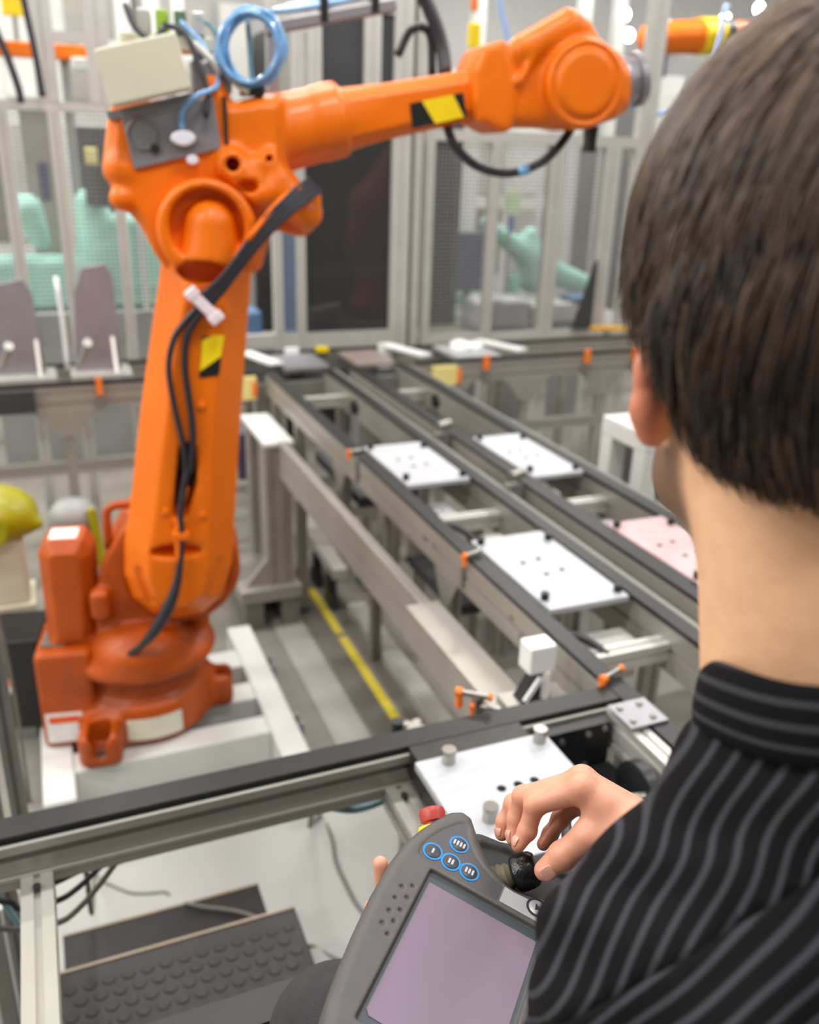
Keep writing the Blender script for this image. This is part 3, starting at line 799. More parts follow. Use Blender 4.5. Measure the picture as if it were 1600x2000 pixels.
# ------------------------------------------------------------------ cables under the near rail
def cable(name, label, pts, r, m, n=8):
    return tag(MB().tube(pts, r, n, 5).build(name, m, smooth=True), label, 'cable')
cable('floor_cable', 'thin grey cable trailing from the bundle down to the steps', [(-0.035, 1.25, 0.84), (-0.045, 1.6, 0.4), (-0.038, 2.12, 0.03), (-0.014, 2.11, 0.005), (0.049, 2.046, 0.005), (0.109, 2.023, 0.005), (0.143, 2.011, 0.005), (0.166, 1.95, 0.006), (0.17, 1.80, 0.16), (0.175, 1.743, 0.212), (0.209, 1.719, 0.212), (0.255, 1.694, 0.212), (0.299, 1.663, 0.212), (0.35, 1.62, 0.20), (0.40, 1.64, 0.08), (0.473, 1.694, 0.005), (0.525, 1.628, 0.005), (0.62, 1.56, 0.005)], 0.0045, CABLEG)
cable('floor_cable', 'grey cable arching over the white floor to the right of the steps', [(0.375, 1.20, 0.89), (0.43, 1.5, 0.62), (0.56, 2.0, 0.12), (0.64, 2.16, 0.006), (0.644, 2.056, 0.006), (0.626, 1.96, 0.006), (0.625, 1.865, 0.006), (0.632, 1.772, 0.006), (0.66, 1.68, 0.006)], 0.006, CABLEG)
cable('teal_hose', 'teal hose hanging below the right end of the near rail', [(0.36, 1.20, 0.892), (0.42, 1.205, 0.862), (0.49, 1.225, 0.85), (0.56, 1.23, 0.87), (0.62, 1.22, 0.893)], 0.007, TEALH)
cable('teal_hose', 'thin teal hose slanting down at the left edge below the rail', [(-0.2, 1.23, 0.885), (-0.168, 1.25, 0.82), (-0.145, 1.25, 0.746), (-0.12, 1.26, 0.66), (-0.11, 1.27, 0.5)], 0.005, TEALH)
for i, (lab, pts, r) in enumerate([
    ('thickest black cable of the bundle tied beneath the rail', [(-0.30, 1.235, 0.87), (-0.164, 1.25, 0.846), (-0.10, 1.25, 0.826), (-0.033, 1.25, 0.842), (0.016, 1.25, 0.838), (0.037, 1.24, 0.853), (0.05, 1.215, 0.885), (0.11, 1.2, 0.896)], 0.007),
    ('black cable sagging from the bundle behind the pale cross member', [(0.03, 1.225, 0.885), (-0.01, 1.232, 0.852), (-0.05, 1.233, 0.818), (-0.084, 1.235, 0.80), (-0.14, 1.236, 0.802), (-0.167, 1.236, 0.828), (-0.3, 1.225, 0.86)], 0.005),
    ('lower grey-black cable loop behind the pale cross member', [(0.02, 1.205, 0.885), (-0.02, 1.21, 0.83), (-0.06, 1.21, 0.79), (-0.09, 1.21, 0.778), (-0.15, 1.21, 0.788), (-0.25, 1.205, 0.85)], 0.005)]):
    cable('bundled_cable', lab, pts, r, CABLE if i < 2 else CABLEG)
tag(MB().box(-0.40, -0.19, 1.66, 1.74, 0.0, 0.42).build('white_crate', WHITEP, bevel=0.004), 'white crate edge at the far left beside the steps', 'crate')

# ------------------------------------------------------------------ yellow-capped pump at the left
yp = thing('capped_pump', 'yellow-capped pump unit on a pale stand at the left edge', 'pump', (-0.2, 3.05, 0))
s = SDF((-0.48, 2.85, 0.68), (-0.02, 3.25, 0.96), 0.008)
s.ell((-0.23, 3.05, 0.80), (0.15, 0.14, 0.10), 0.01); s.cone((-0.20, 3.03, 0.80), (-0.085, 2.99, 0.775), 0.09, 0.018, 0.03)
s.box((-0.23, 3.05, 0.70), (0.2, 0.2, 0.035), 0.0, 0.01, 'sub')
sdf_obj('cap', s, YOLIVE, yp)
MB().lathe((-0.235, 2.905, 0.80), (-0.05, -1, 0.12), [(0, 0.06), (0.012, 0.06), (0.014, 0.05), (0.006, 0.048)], 24).build('cap_ring', YOLIVE, yp, auto=0.6)
MB().box(-0.30, -0.14, 2.97, 3.13, 0.5, 0.735).build('stand_head', BEIGE, yp, bevel=0.01)
MB().box(-0.32, -0.125, 2.95, 3.15, 0.47, 0.5).build('stand_plate', BEIGE, yp)
MB().box(-0.28, -0.18, 3.0, 3.1, 0.0, 0.47).build('stand_leg', GREYM, yp)
b = MB(); b.lathe((0.03, 3.25, 0.50), (0, 0, 1), [(0, 0.06), (0.12, 0.065), (0.16, 0.09), (0.2, 0.09), (0.24, 0.06), (0.25, 0.02)], 20)
gm = thing('grey_motor', 'round grey motor with a yellow-green lever, left of the orange motor tower', 'motor', (0.03, 3.25, 0))
b.build('motor_can', GREYM, gm, auto=0.8)
MB().box(-0.03, 0.09, 3.2, 3.3, 0, 0.5).build('motor_stand', DGREY, gm)
MB().bar((0.09, 3.18, 0.74), (0.12, 3.12, 0.42), 0.03, 0.03).build('lever', YOLIVE, gm, bevel=0.008)
fy = thing('floor_valve', 'low olive-yellow valve body beside the black connector box', 'valve', (-0.22, 2.95, 0))
s = SDF((-0.38, 2.8, 0.20), (-0.05, 3.1, 0.46), 0.01)
s.ell((-0.22, 2.95, 0.33), (0.10, 0.10, 0.08)); s.cone((-0.22, 2.95, 0.33), (-0.14, 2.93, 0.27), 0.06, 0.03, 0.02)
sdf_obj('valve_body', s, YOLIVE, fy)
MB().box(-0.26, -0.18, 2.91, 2.99, 0.0, 0.27).build('valve_stand', GREYM, fy)
tag(MB().tube([(-0.21, 2.55, 0.0), (-0.205, 2.56, 0.4), (-0.225, 2.6, 0.75), (-0.27, 2.7, 0.95)], 0.006, 8, 4).build('grey_hose', CABLEG, smooth=True), 'thin grey hose rising at the left edge beside the yellow cap', 'hose')

# ------------------------------------------------------------------ white machine frame on the right, beyond the lanes
wm = thing('machine_table', 'white painted machine table to the left of the man\'s chin', 'table', (2.1, 2.45, 0))
MB().box(1.86, 2.75, 2.35, 2.62, 1.03, 1.10).build('top', WHITEP, wm, bevel=0.006)
for (x, y) in ((1.895, 2.585), (1.895, 2.385), (2.7, 2.585), (2.7, 2.385)):
    MB().box(x - 0.034, x + 0.034, y - 0.034, y + 0.034, 0.0, 1.03).build('leg', WHITEP, wm, bevel=0.004)
MB().box(1.93, 2.66, 2.57, 2.59, 0.25, 1.03).build('rear_panel', GREYM, wm)
MB().box(2.02, 2.10, 2.54, 2.568, 0.62, 0.85).build('hatch', BROWN, wm)
MB().box(1.93, 2.66, 2.36, 2.40, 0.62, 0.70).build('cross_rail', WHITEP, wm)
cs_ = thing('clear_cover', 'pale grey plastic cover lying low behind the right lane', 'cover', (2.05, 3.1, 0))
MB().box(1.78, 2.25, 2.9, 3.3, 0.52, 0.545).build('lid', GREYPL, cs_, bevel=0.01)
MB().box(1.80, 2.23, 2.92, 3.28, 0.0, 0.52).build('box_body', ALUD, cs_, bevel=0.01)
MB().box(1.92, 2.0, 3.22, 3.27, 0.546, 0.575).build('latch', ORSENS, cs_)

sp = thing('small_tray', 'dark round tray with a pale yellow pad under the left lane', 'tray', (1.2, 2.95, 0.0))
MB().lathe((1.13, 3.0, 0.345), (0, 0, 1), [(0, 0.07), (0.02, 0.085), (0.025, 0.08)], 20).build('tray', DGREY, sp, auto=0.6)
MB().box(1.095, 1.165, 2.975, 3.03, 0.371, 0.39).build('pad', mat('pale_pad', rgb(226, 208, 168), 0.7), sp, bevel=0.006)
MB().box(1.11, 1.15, 2.98, 3.02, 0.0, 0.345).build('tray_post', ALUD, sp)
# ------------------------------------------------------------------ safety fence across the back of the cell
FY = 4.78
def fence(name, label, posts, rails, meshes):
    t = thing(name, label, 'fence', (posts[0][0], FY, 0))
    for (x0, x1, z0, z1) in posts:
        b = MB(); slot_profile(b, 'z', z0, z1, x0, x1, FY - 0.025, FY + 0.025, 1, 1, 0.008, 0.006); b.build('post', ALU2, t)
    for (x0, x1, z0, z1) in rails:
        MB().box(x0, x1, FY - 0.022, FY + 0.022, z0, z1).build('rail', ALU2, t)
    for (x0, x1, z0, z1) in meshes:
        b = MB(); p = 0.021; w = 0.0022
        n = int((x1 - x0) / p)
        for i in range(n + 1):
            x = x0 + (x1 - x0) * i / n; b.box(x - w, x + w, FY - w, FY + w, z0, z1)
        n = int((z1 - z0) / p)
        for i in range(n + 1):
            z = z0 + (z1 - z0) * i / n; b.box(x0, x1, FY + w, FY + 3 * w, z - w, z + w)
        o = b.build('wire_mesh', mat('galvanised_wire', rgb(128, 128, 124), 0.6, 0.1), t); o['kind'] = 'stuff'
    return t
fence('safety_fence', 'aluminium safety fence with wire mesh, left of the orange robot',
      [(-0.60, -0.55, 0, 3.2), (-0.085, -0.03, 0, 2.10), (0.137, 0.193, 0, 2.10), (0.402, 0.452, 0, 2.14), (0.105, 0.20, 2.14, 3.2), (0.338, 0.438, 2.14, 3.2)],
      [(-0.549, 0.40, 2.10, 2.14), (0.20, 0.338, 2.385, 2.43), (-0.549, -0.086, 1.0, 1.04)],
      [(-0.03, 0.137, 1.02, 2.10), (0.193, 0.402, 1.02, 2.10), (-0.54, -0.09, 1.04, 2.10), (0.452, 0.68, 1.02, 2.10)])
fc = fence('window_partition', 'aluminium partition with the dark tinted window behind the robot arm',
      [(0.68, 0.73, 0, 3.2), (1.182, 1.229, 0, 3.2), (1.307, 1.357, 0, 3.2), (1.39, 1.455, 2.16, 3.2), (1.681, 1.773, 2.16, 3.2), (1.846, 1.953, 0, 3.2), (1.975, 2.02, 0, 3.2)],
      [(0.73, 1.182, 0.955, 1.03), (1.229, 1.307, 0.955, 1.03), (1.357, 1.846, 0.935, 1.03), (0.73, 1.846 - 0.54, 2.06, 2.10), (1.357, 1.846, 2.06, 2.16)], [])
TINT = clear('tinted_pane', (0.24, 0.235, 0.235, 1), 0.15, 0.06)
CLR = clear('clear_pane', (0.80, 0.86, 0.88, 1), 0.10, 0.08)
MB().box(1.358, 1.845, FY - 0.004, FY + 0.004, 1.03, 2.06).build('window_pane', TINT, fc)
MB().box(1.456, 1.680, FY - 0.004, FY + 0.004, 2.161, 2.62).build('dark_panel', DGREY, fc)
MB().box(1.774, 1.845, FY - 0.004, FY + 0.004, 2.161, 2.62).build('dark_panel', DGREY, fc)
MB().box(1.357, 1.845, FY - 0.02, FY + 0.02, 2.621, 2.68).build('rail', ALU2, fc)
MB().box(1.954, 1.974, FY - 0.005, FY + 0.02, 0.0, 3.0).build('gap_strip', DGREY, fc)
MB().box(1.230, 1.306, FY - 0.003, FY + 0.003, 1.03, 2.06).build('window_pane', clear('blue_reflection_pane', (0.45, 0.55, 0.70, 1), 0.25, 0.1), fc)  # bluish reflection between the posts is put into this pane's tint
fr = fence('safety_fence', 'mesh door section of the safety fence between dark window and head',
      [(2.05, 2.095, 0, 2.10), (2.446, 2.502, 0, 2.04), (2.828, 2.923, 0, 2.04), (3.192, 3.30, 0, 2.04), (3.40, 3.52, 0, 3.2)],
      [(2.095, 3.40, 2.04, 2.10), (2.095, 2.446, 0.93, 0.98), (2.502, 2.828, 0.93, 0.98), (2.923, 3.192, 0.93, 0.98)],
      [(2.095, 2.446, 0.98, 2.04), (2.502, 2.828, 0.98, 2.04), (2.923, 3.192, 0.98, 2.04), (2.022, 2.05, 0.2, 2.04)])
MB().prism([(3.06, 0.99), (3.19, 0.99), (3.19, 1.40)], FY - 0.06, FY - 0.03).build('kick_panel', DGREY, fr)
tag(MB().bar((3.12, 4.62, 1.012), (3.66, 4.46, 1.012), 0.05, 0.02).build('warning_bar', mat('amber_bar', rgb(214, 160, 20), 0.5)), 'amber warning bar lying at the foot of the mesh doors, beside the ear', 'bar')
# ------------------------------------------------------------------ machines beyond the fence (all out of focus)
def blob(name, label, cat, parts, loc):
    t = thing(name, label, cat, loc)
    for (pn, m, bx) in parts:
        MB().box(*bx).build(pn, m, t, bevel=0.01)
    return t
# turquoise machine on the left
t = thing('turquoise_machine', 'turquoise machine behind the left mesh fence', 'machine', (0.1, 6.2, 0))
s = SDF((-0.35, 5.85, 0.7), (1.35, 6.55, 1.85), 0.02)
s.cone((0.0, 6.2, 1.58), (0.06, 6.2, 1.40), 0.10, 0.06, 0.05); s.cone((0.38, 6.2, 1.62), (0.40, 6.2, 1.25), 0.10, 0.14, 0.05)
s.box((0.30, 6.3, 1.14), (0.58, 0.18, 0.16), 0.05, 0.05); s.box((0.72, 6.25, 1.32), (0.32, 0.16, 0.24), 0.06, 0.05)
sdf_obj('casting', s, TEAL, t)
MB().box(-0.3, 1.1, 5.95, 6.45, 0.0, 0.98).build('cabinet', GREYM, t)
MB().box(0.18, 0.21, 5.93, 5.96, 0.98, 1.6).build('pole', WHITEP, t); MB().box(0.62, 0.66, 5.93, 5.96, 0.98, 1.75).build('pole', WHITEP, t)
MB().cyl((0.44, 6.0, 1.62), (0.44, 6.0, 1.85), 0.10, 12).build('dark_drum', DGREY, t, auto=0.6)
blob('control_cabinet', 'dark control cabinet behind the left fence beside the robot box', 'cabinet', [('body', DGREY, (0.36, 0.54, 6.66, 6.85, 0.0, 1.84)), ('door', NAVY, (0.38, 0.52, 6.635, 6.649, 1.2, 1.78)), ('top_lamp', YPALE, (0.40, 0.48, 6.7, 6.78, 1.841, 1.95))], (0.49, 6.75, 0))
blob('purple_panel', 'violet-grey panel unit behind the left mesh', 'panel', [('body', ALU, (0.02, 0.24, 6.6, 6.7, 0.0, 2.2)), ('screen', NAVY, (0.10, 0.16, 6.58, 6.599, 1.62, 1.85))], (0.1, 6.65, 0))
# turquoise machine on the right: a slanting arm on a saddle
t = thing('turquoise_machine', 'turquoise slanted machine arm behind the right mesh doors', 'machine', (3.4, 6.2, 0))
s = SDF((2.7, 5.9, 0.75), (4.5, 6.5, 1.75), 0.02)
s.cone((3.16, 6.2, 1.52), (3.70, 6.2, 1.16), 0.045, 0.12, 0.05); s.cone((3.70, 6.2, 1.16), (4.12, 6.2, 1.04), 0.11, 0.07, 0.05)
s.cone((3.55, 6.2, 1.42), (3.6, 6.2, 1.1), 0.07, 0.12, 0.06); s.ell((2.95, 6.2, 1.28), (0.07, 0.1, 0.14), 0.04); s.cone((3.20, 6.2, 1.25), (3.18, 6.2, 0.95), 0.07, 0.06, 0.05); s.cone((2.86, 6.2, 1.0), (3.2, 6.2, 0.95), 0.07, 0.06, 0.05)
s.cone((3.42, 6.2, 1.1), (3.43, 6.2, 0.8), 0.05, 0.05, 0.05)
sdf_obj('casting', s, TEAL, t)
MB().box(2.75, 4.4, 5.98, 6.42, 0.0, 0.82).build('bed', GREYM, t)
blob('navy_screen', 'dark blue screen box behind the first right mesh door', 'screen box', [('body', NAVY, (2.62, 2.84, 5.52, 5.6, 1.12, 1.50)), ('stand', GREYM, (2.71, 2.75, 5.55, 5.59, 0.0, 1.12))], (2.73, 5.56, 0))
blob('sign_board', 'small pale green sign with a blue foot behind the mesh door', 'sign', [('board', mat('pale_green', rgb(206, 226, 186), 0.5), (3.01, 3.12, 5.62, 5.64, 1.60, 1.76)), ('foot', mat('mid_blue', rgb(96, 130, 190), 0.5), (3.04, 3.09, 5.62, 5.64, 1.49, 1.599)), ('pole', ALU, (3.055, 3.075, 5.645, 5.66, 0.0, 1.7))], (3.06, 5.63, 0))
for (nm, lab, x0, x1, y, z0, z1, m) in [
    ('white_bags', 'heap of white plastic-wrapped parts behind the second mesh door', 2.60, 2.98, 5.25, 0.93, 1.10, PLATE),
    ('white_tray', 'white tray with blue liner behind the third mesh door', 3.02, 3.55, 5.25, 0.95, 1.08, WHITEP),
    ('blue_liner', 'folded blue cloth on the tray behind the third mesh door', 3.30, 3.55, 5.22, 1.085, 1.12, BLUEB),
    ('blue_tray', 'blue tray beside the robot arm behind the partition', 1.02, 1.20, 5.25, 0.92, 1.10, BLUEB)]:
    s = SDF((x0 - 0.05, y - 0.2, z0 - 0.03), (x1 + 0.05, y + 0.2, z1 + 0.08), 0.015)
    s.box(((x0 + x1) / 2, y, (z0 + z1) / 2), ((x1 - x0) / 2, 0.12, (z1 - z0) / 2), 0.02)
    if 'bags' in nm:
        s.ell((x0 + 0.1, y, z1), (0.12, 0.12, 0.05), 0.04); s.ell((x1 - 0.1, y, z1 - 0.02), (0.12, 0.12, 0.05), 0.04)
    tag(sdf_obj(nm, s, m), lab, 'tray' if 'tray' in nm else ('cloth' if 'liner' in nm else 'bag'))
blob('work_bench', 'low grey bench running behind the fence', 'bench', [('top', ALU, (0.9, 3.9, 5.05, 5.45, 0.86, 0.92)), ('leg', ALUD, (0.95, 1.0, 5.2, 5.25, 0, 0.86)), ('leg', ALUD, (2.4, 2.45, 5.2, 5.25, 0, 0.86)), ('leg', ALUD, (3.8, 3.85, 5.2, 5.25, 0, 0.86)), ('box', DGREY, (2.65, 2.85, 5.1, 5.3, 0.62, 0.85)), ('box', DGREY, (1.45, 1.8, 5.0, 5.04, 0.70, 0.85))], (2.4, 5.25, 0))
t = thing('gripper_head', 'grey gripper head lying behind the dark window', 'gripper', (1.7, 5.05, 0.92))
MB().cyl((1.48, 5.1, 1.06), (1.66, 5.1, 1.09), 0.055, 16).build('gripper_body', ALU2, t, auto=0.6)
MB().cyl((1.52, 5.1, 0.92), (1.52, 5.1, 1.04), 0.05, 16).build('gripper_base', ALU, t, auto=0.6)
MB().bar((1.62, 5.1, 1.0), (1.95, 5.1, 0.98), 0.06, 0.06).build('gripper_arm', ALU2, t, bevel=0.01)
# orange robot head and arms in the distance
t = thing('distant_robot', 'distant orange robot head with a yellow warning band, top right', 'robot', (5.0, 6.6, 0))
s = SDF((4.5, 6.35, 2.6), (5.75, 6.9, 3.25), 0.018)
s.cone((4.74, 6.6, 2.88), (5.25, 6.6, 2.93), 0.115, 0.13, 0.03); s.cone((5.2, 6.6, 2.93), (5.6, 6.6, 2.95), 0.12, 0.12, 0.03)
sdf_obj('arm', s, ORANGE, t)
MB().lathe((5.18, 6.6, 2.925), (1, 0, 0.06), [(0, 0.137), (0.2, 0.14)], 20).build('warning_band', YELLOW, t, auto=0.6)
MB().lathe((5.38, 6.6, 2.94), (1, 0, 0.06), [(0, 0.136), (0.1, 0.136)], 20).build('warning_band', BLACK, t, auto=0.6)
MB().box(5.42, 5.58, 6.52, 6.68, 0.0, 2.85).build('column', GREYM, t)
MB().cyl((4.78, 6.5, 2.60), (4.78, 6.5, 2.76), 0.05, 12).build('tool', NAVY, t, auto=0.6)
t = thing('tinted_robot', 'reddish brown robot seen through the dark window', 'robot', (2.1, 5.65, 0))
s = SDF((1.75, 5.35, 0.85), (2.5, 6.0, 2.2), 0.018)
s.cone((2.02, 5.65, 1.66), (2.10, 5.65, 1.35), 0.13, 0.13, 0.03); s.ell((1.98, 5.65, 1.45), (0.10, 0.12, 0.22), 0.04); s.cone((2.12, 5.65, 1.75), (2.3, 5.65, 2.05), 0.12, 0.10, 0.05)
s.ell((2.05, 5.65, 1.03), (0.15, 0.15, 0.09), 0.04); s.cone((2.08, 5.65, 1.35), (2.06, 5.65, 1.05), 0.11, 0.12, 0.04)
sdf_obj('casting', s, ORANGED, t)
MB().box(1.95, 2.2, 5.55, 5.75, 0.0, 0.95).build('pedestal', GREYM, t)
blob('dark_backdrop', 'dark enclosure added around the reddish robot to darken the window view', 'cabinet', [('back_wall', DGREY, (1.40, 2.62, 6.15, 6.2, 0.0, 2.25)), ('side_wall', DGREY, (2.57, 2.62, 5.5, 6.149, 0.0, 2.25))], (1.9, 6.1, 0))  # dark walls added so the view through the tinted pane stays dark
t = thing('orange_crane', 'orange beam with a grey hook block at the upper left', 'beam', (0.1, 6.5, 0))
MB().box(-0.6, 0.46, 6.45, 6.6, 2.45, 2.53).build('beam', ORANGE, t, bevel=0.01)
MB().box(0.36, 0.47, 6.38, 6.449, 2.39, 2.46).build('hook_block', WHITEP, t, bevel=0.01)
MB().box(-0.5, -0.4, 6.52, 6.59, 0.0, 2.45).build('column', ORANGED, t)
MB().box(0.30, 0.35, 6.52, 6.59, 0.0, 2.45).build('column', GREYM, t)
blob('yellow_sign', 'bright yellow sign at the top left corner', 'sign', [('board', YELLOW, (0.0, 0.13, 6.42, 6.44, 2.66, 3.0)), ('post', ALU, (0.05, 0.08, 6.442, 6.448, 2.531, 3.1))], (0.06, 6.43, 2.53))
# pale machine housings and steel frames filling the far hall
for i, (x0, x1, y, z1, m, lab) in enumerate([
    (-0.6, 0.9, 8.6, 3.4, WHITEP, 'tall white machine housing far behind the left fence'),
    (1.0, 1.9, 8.2, 3.3, GREYM, 'grey machine housing behind the dark window'),
    (2.2, 3.7, 8.9, 3.0, GREYM, 'long grey machine housing behind the first mesh doors'),
    (4.2, 5.4, 8.6, 2.4, WHITEP, 'white machine housing behind the last mesh door'),
    (5.9, 7.4, 8.2, 3.0, GREYM, 'grey machine housing behind the man\'s hair')]):
    t = thing('machine_housing', lab, 'machine', ((x0 + x1) / 2, y, 0), group='machine housings in the far hall')
    MB().box(x0, x1, y, y + 0.6, 0.0, z1).build('body', m, t, bevel=0.02)
    n = 3
    for k in range(n):
        xa = x0 + (x1 - x0) * (k + 0.12) / n; xb = x0 + (x1 - x0) * (k + 0.88) / n
        MB().box(xa, xb, y - 0.02, y - 0.001, z1 * 0.35, z1 * 0.62).build('door_panel', [ALUD, ALU2, DGREY][(i + k) % 3], t)
        MB().box(xa, xb, y - 0.02, y - 0.001, z1 * 0.68, z1 * 0.93).build('door_panel', [ALU2, WHITEP, ALU][(i + k) % 3], t)
for i, (x, y, lab) in enumerate([(2.62, 7.0, 'white steel column above the yellow and black band of the robot arm'), (3.5, 7.2, 'white steel column behind the robot wrist'), (4.35, 7.0, 'white steel column right of the robot wrist flange'), (4.95, 7.4, 'white steel column under the distant orange robot'), (0.75, 7.0, 'white steel column behind the beige box'), (1.15, 7.3, 'white steel column behind the blue hose coil')]):
    t = thing('steel_column', lab, 'column', (x, y, 0), group='white steel columns in the far hall')
    MB().box(x - 0.05, x + 0.05, y - 0.05, y + 0.05, 0.0, 3.6).build('shaft', WHITEP, t, bevel=0.008)
    MB().box(x - 0.09, x + 0.09, y - 0.09, y + 0.09, 0.0, 0.02).build('base_plate', GREYM, t)
    MB().box(x - 0.3, x + 0.3, y - 0.03, y + 0.03, 2.55, 2.62).build('cross_arm', WHITEP, t)
blob('yellow_post_sign', 'small yellow tag on a pole above the robot arm', 'sign', [('tag', YELLOW, (3.08, 3.18, 6.48, 6.5, 2.70, 2.86)), ('cap', ORSENS, (3.09, 3.15, 6.48, 6.5, 2.93, 3.02)), ('pole', WHITEP, (3.11, 3.14, 6.505, 6.53, 0, 3.1))], (3.12, 6.5, 0))
for (x, y, z, lab) in [(5.38, 8.0, 3.25, 'leftmost round hall lamp glowing above the robot wrist'), (5.85, 8.0, 3.20, 'large round hall lamp right of the wrist'), (5.45, 8.0, 3.08, 'lower round hall lamp beside the wrist'), (6.55, 8.0, 3.30, 'round hall lamp above the distant orange robot'), (6.95, 8.0, 3.42, 'round hall lamp beside the black hose')]:
    t = thing('hall_lamp', lab, 'lamp', (x, y, z), group='round lamps far down the hall')
    MB().lathe((x, y - 0.03, z), (0, -1, 0), [(0, 0.05), (0.02, 0.055), (0.03, 0.045)], 18).build('lens', MATS.get('lamp_glow') or glow('lamp_glow', (1, 0.98, 0.94, 1), 14.0), t, auto=0.6)
    MB().lathe((x, y - 0.03, z), (0, 1, 0), [(0, 0.055), (0.06, 0.045), (0.08, 0.015)], 18).build('housing', GREYM, t, auto=0.6)
    MB().cyl((x, y + 0.02, z), (x, y + 0.02, 4.4), 0.008, 8).build('hanger', GREYM, t)
# dark cables and hoses hanging at the top
for (lab, pts, r, m) in [
    ('black cable hanging at the top left corner', [(-0.16, 4.6, 3.0), (-0.06, 4.6, 2.5), (0.0, 4.6, 2.3), (0.03, 4.6, 2.17), (0.03, 4.6, 2.12)], 0.016, CABLE),
    ('second black cable hanging beside the white fence post', [(0.06, 4.62, 3.0), (0.085, 4.62, 2.6), (0.115, 4.62, 2.3), (0.125, 4.62, 2.15)], 0.014, CABLE),
    ('blue hose hanging above the robot arm', [(3.2, 6.3, 3.2), (3.23, 6.3, 2.95), (3.30, 6.3, 2.75), (3.32, 6.3, 2.5)], 0.02, mat('pale_blue_hose', rgb(150, 175, 222), 0.4)),
    ('pale blue hose curling beside the man\'s hair', [(5.1, 6.2, 3.1), (5.07, 6.2, 2.8), (4.98, 6.2, 2.5), (4.75, 6.2, 2.35), (4.5, 6.2, 2.32), (4.3, 6.2, 2.4), (4.25, 6.2, 2.55)], 0.02, mat('pale_blue_hose', rgb(150, 175, 222), 0.4)),
    ('thick black hose behind the top of the man\'s head', [(3.15, 3.4, 2.95), (3.22, 3.4, 2.7), (3.28, 3.4, 2.5), (3.30, 3.4, 2.2)], 0.055, CABLE)]:
    tag(MB().tube(pts, r, 10, 5).build('hanging_hose', m, smooth=True), lab, 'hose')
# ------------------------------------------------------------------ the orange robot
# local frame: x along the upper arm (to the right), y away from the man, z up
rb = thing('industrial_robot', 'large orange six-axis robot with its arm reaching to the right', 'robot', (0.146, 2.66, 0.20), math.radians(-10))
LOC = dict(local=True)
# base casting
s = SDF((-0.34, -0.33, -0.04), (0.36, 0.36, 0.38), 0.007)
s.cyl((0.03, 0.05, -0.03), (0.03, 0.05, 0.12), 0.225, 0.03)
s.cyl((0.03, 0.05, 0.10), (0.03, 0.05, 0.20), 0.19, 0.03, 0.03)
s.box((-0.185, -0.01, 0.14), (0.085, 0.125, 0.17), 0.02, 0.025)
s.box((-0.085, -0.20, 0.03), (0.065, 0.075, 0.06), 0.03, 0.03)
s.box((-0.085, -0.22, 0.06), (0.032, 0.05, 0.06), 0.02, 0.01, 'sub')
s.box((0.27, 0.06, 0.03), (0.055, 0.06, 0.06), 0.03, 0.03)
s.box((0.295, 0.06, 0.07), (0.028, 0.028, 0.05), 0.01, 0.008, 'sub')
s.box((0.03, 0.29, 0.02), (0.06, 0.06, 0.05), 0.03, 0.03)
s.box((0.0, 0.05, -0.06), (0.4, 0.4, 0.03), 0.0, 0.0, 'sub')
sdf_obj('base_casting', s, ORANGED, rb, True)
MB().box(-0.255, -0.145, -0.1395, -0.1355, -0.005, 0.10).build('warning_label', LABELW, rb, **LOC)
MB().box(-0.245, -0.155, -0.1410, -0.1396, 0.066, 0.09).build('label_band', LABELR, rb, **LOC)
b = MB()
for k in range(9):
    a0 = math.radians(-112 + k * 6.2); a1 = math.radians(-112 + (k + 1) * 6.2)
    r = 0.2275
    b.prism([(0.03 + r * math.cos(a0), 0.05 + r * math.sin(a0)), (0.03 + (r + 0.003) * math.cos(a0), 0.05 + (r + 0.003) * math.sin(a0)), (0.03 + (r + 0.003) * math.cos(a1), 0.05 + (r + 0.003) * math.sin(a1)), (0.03 + r * math.cos(a1), 0.05 + r * math.sin(a1))], 0.0, 0.075, ax=((1, 0, 0), (0, 1, 0), (0, 0, 1)))
b.build('rating_plate', mat('rating_plate', rgb(224, 220, 200), 0.45), rb, **LOC)
MB().lathe((-0.085, -0.235, -0.028), (0, 0, 1), [(0, 0.022), (0.03, 0.022), (0.032, 0.012), (0.05, 0.012)], 6).build('anchor_bolt', STEEL, rb, **LOC)
MB().lathe((0.298, 0.06, 0.018), (0, 0, 1), [(0, 0.02), (0.02, 0.02), (0.022, 0.011), (0.04, 0.011)], 6).build('anchor_bolt', STEEL, rb, **LOC)
cb = MB().box(-0.43, -0.272, -0.02, 0.2, -0.025, 0.30).build('connector_box', BLACK, rb, bevel=0.012, **LOC)
MB().box(-0.405, -0.36, -0.024, -0.0205, 0.14, 0.17).build('connector_label', ORSENS, cb, **LOC)
MB().box(-0.40, -0.37, -0.026, -0.0245, 0.12, 0.145).build('connector_label', LABELW, cb, **LOC)
MB().box(-0.25, -0.18, -0.09, 0.0, 0.311, 0.318).build('cover_plate', ALUD, rb, **LOC)
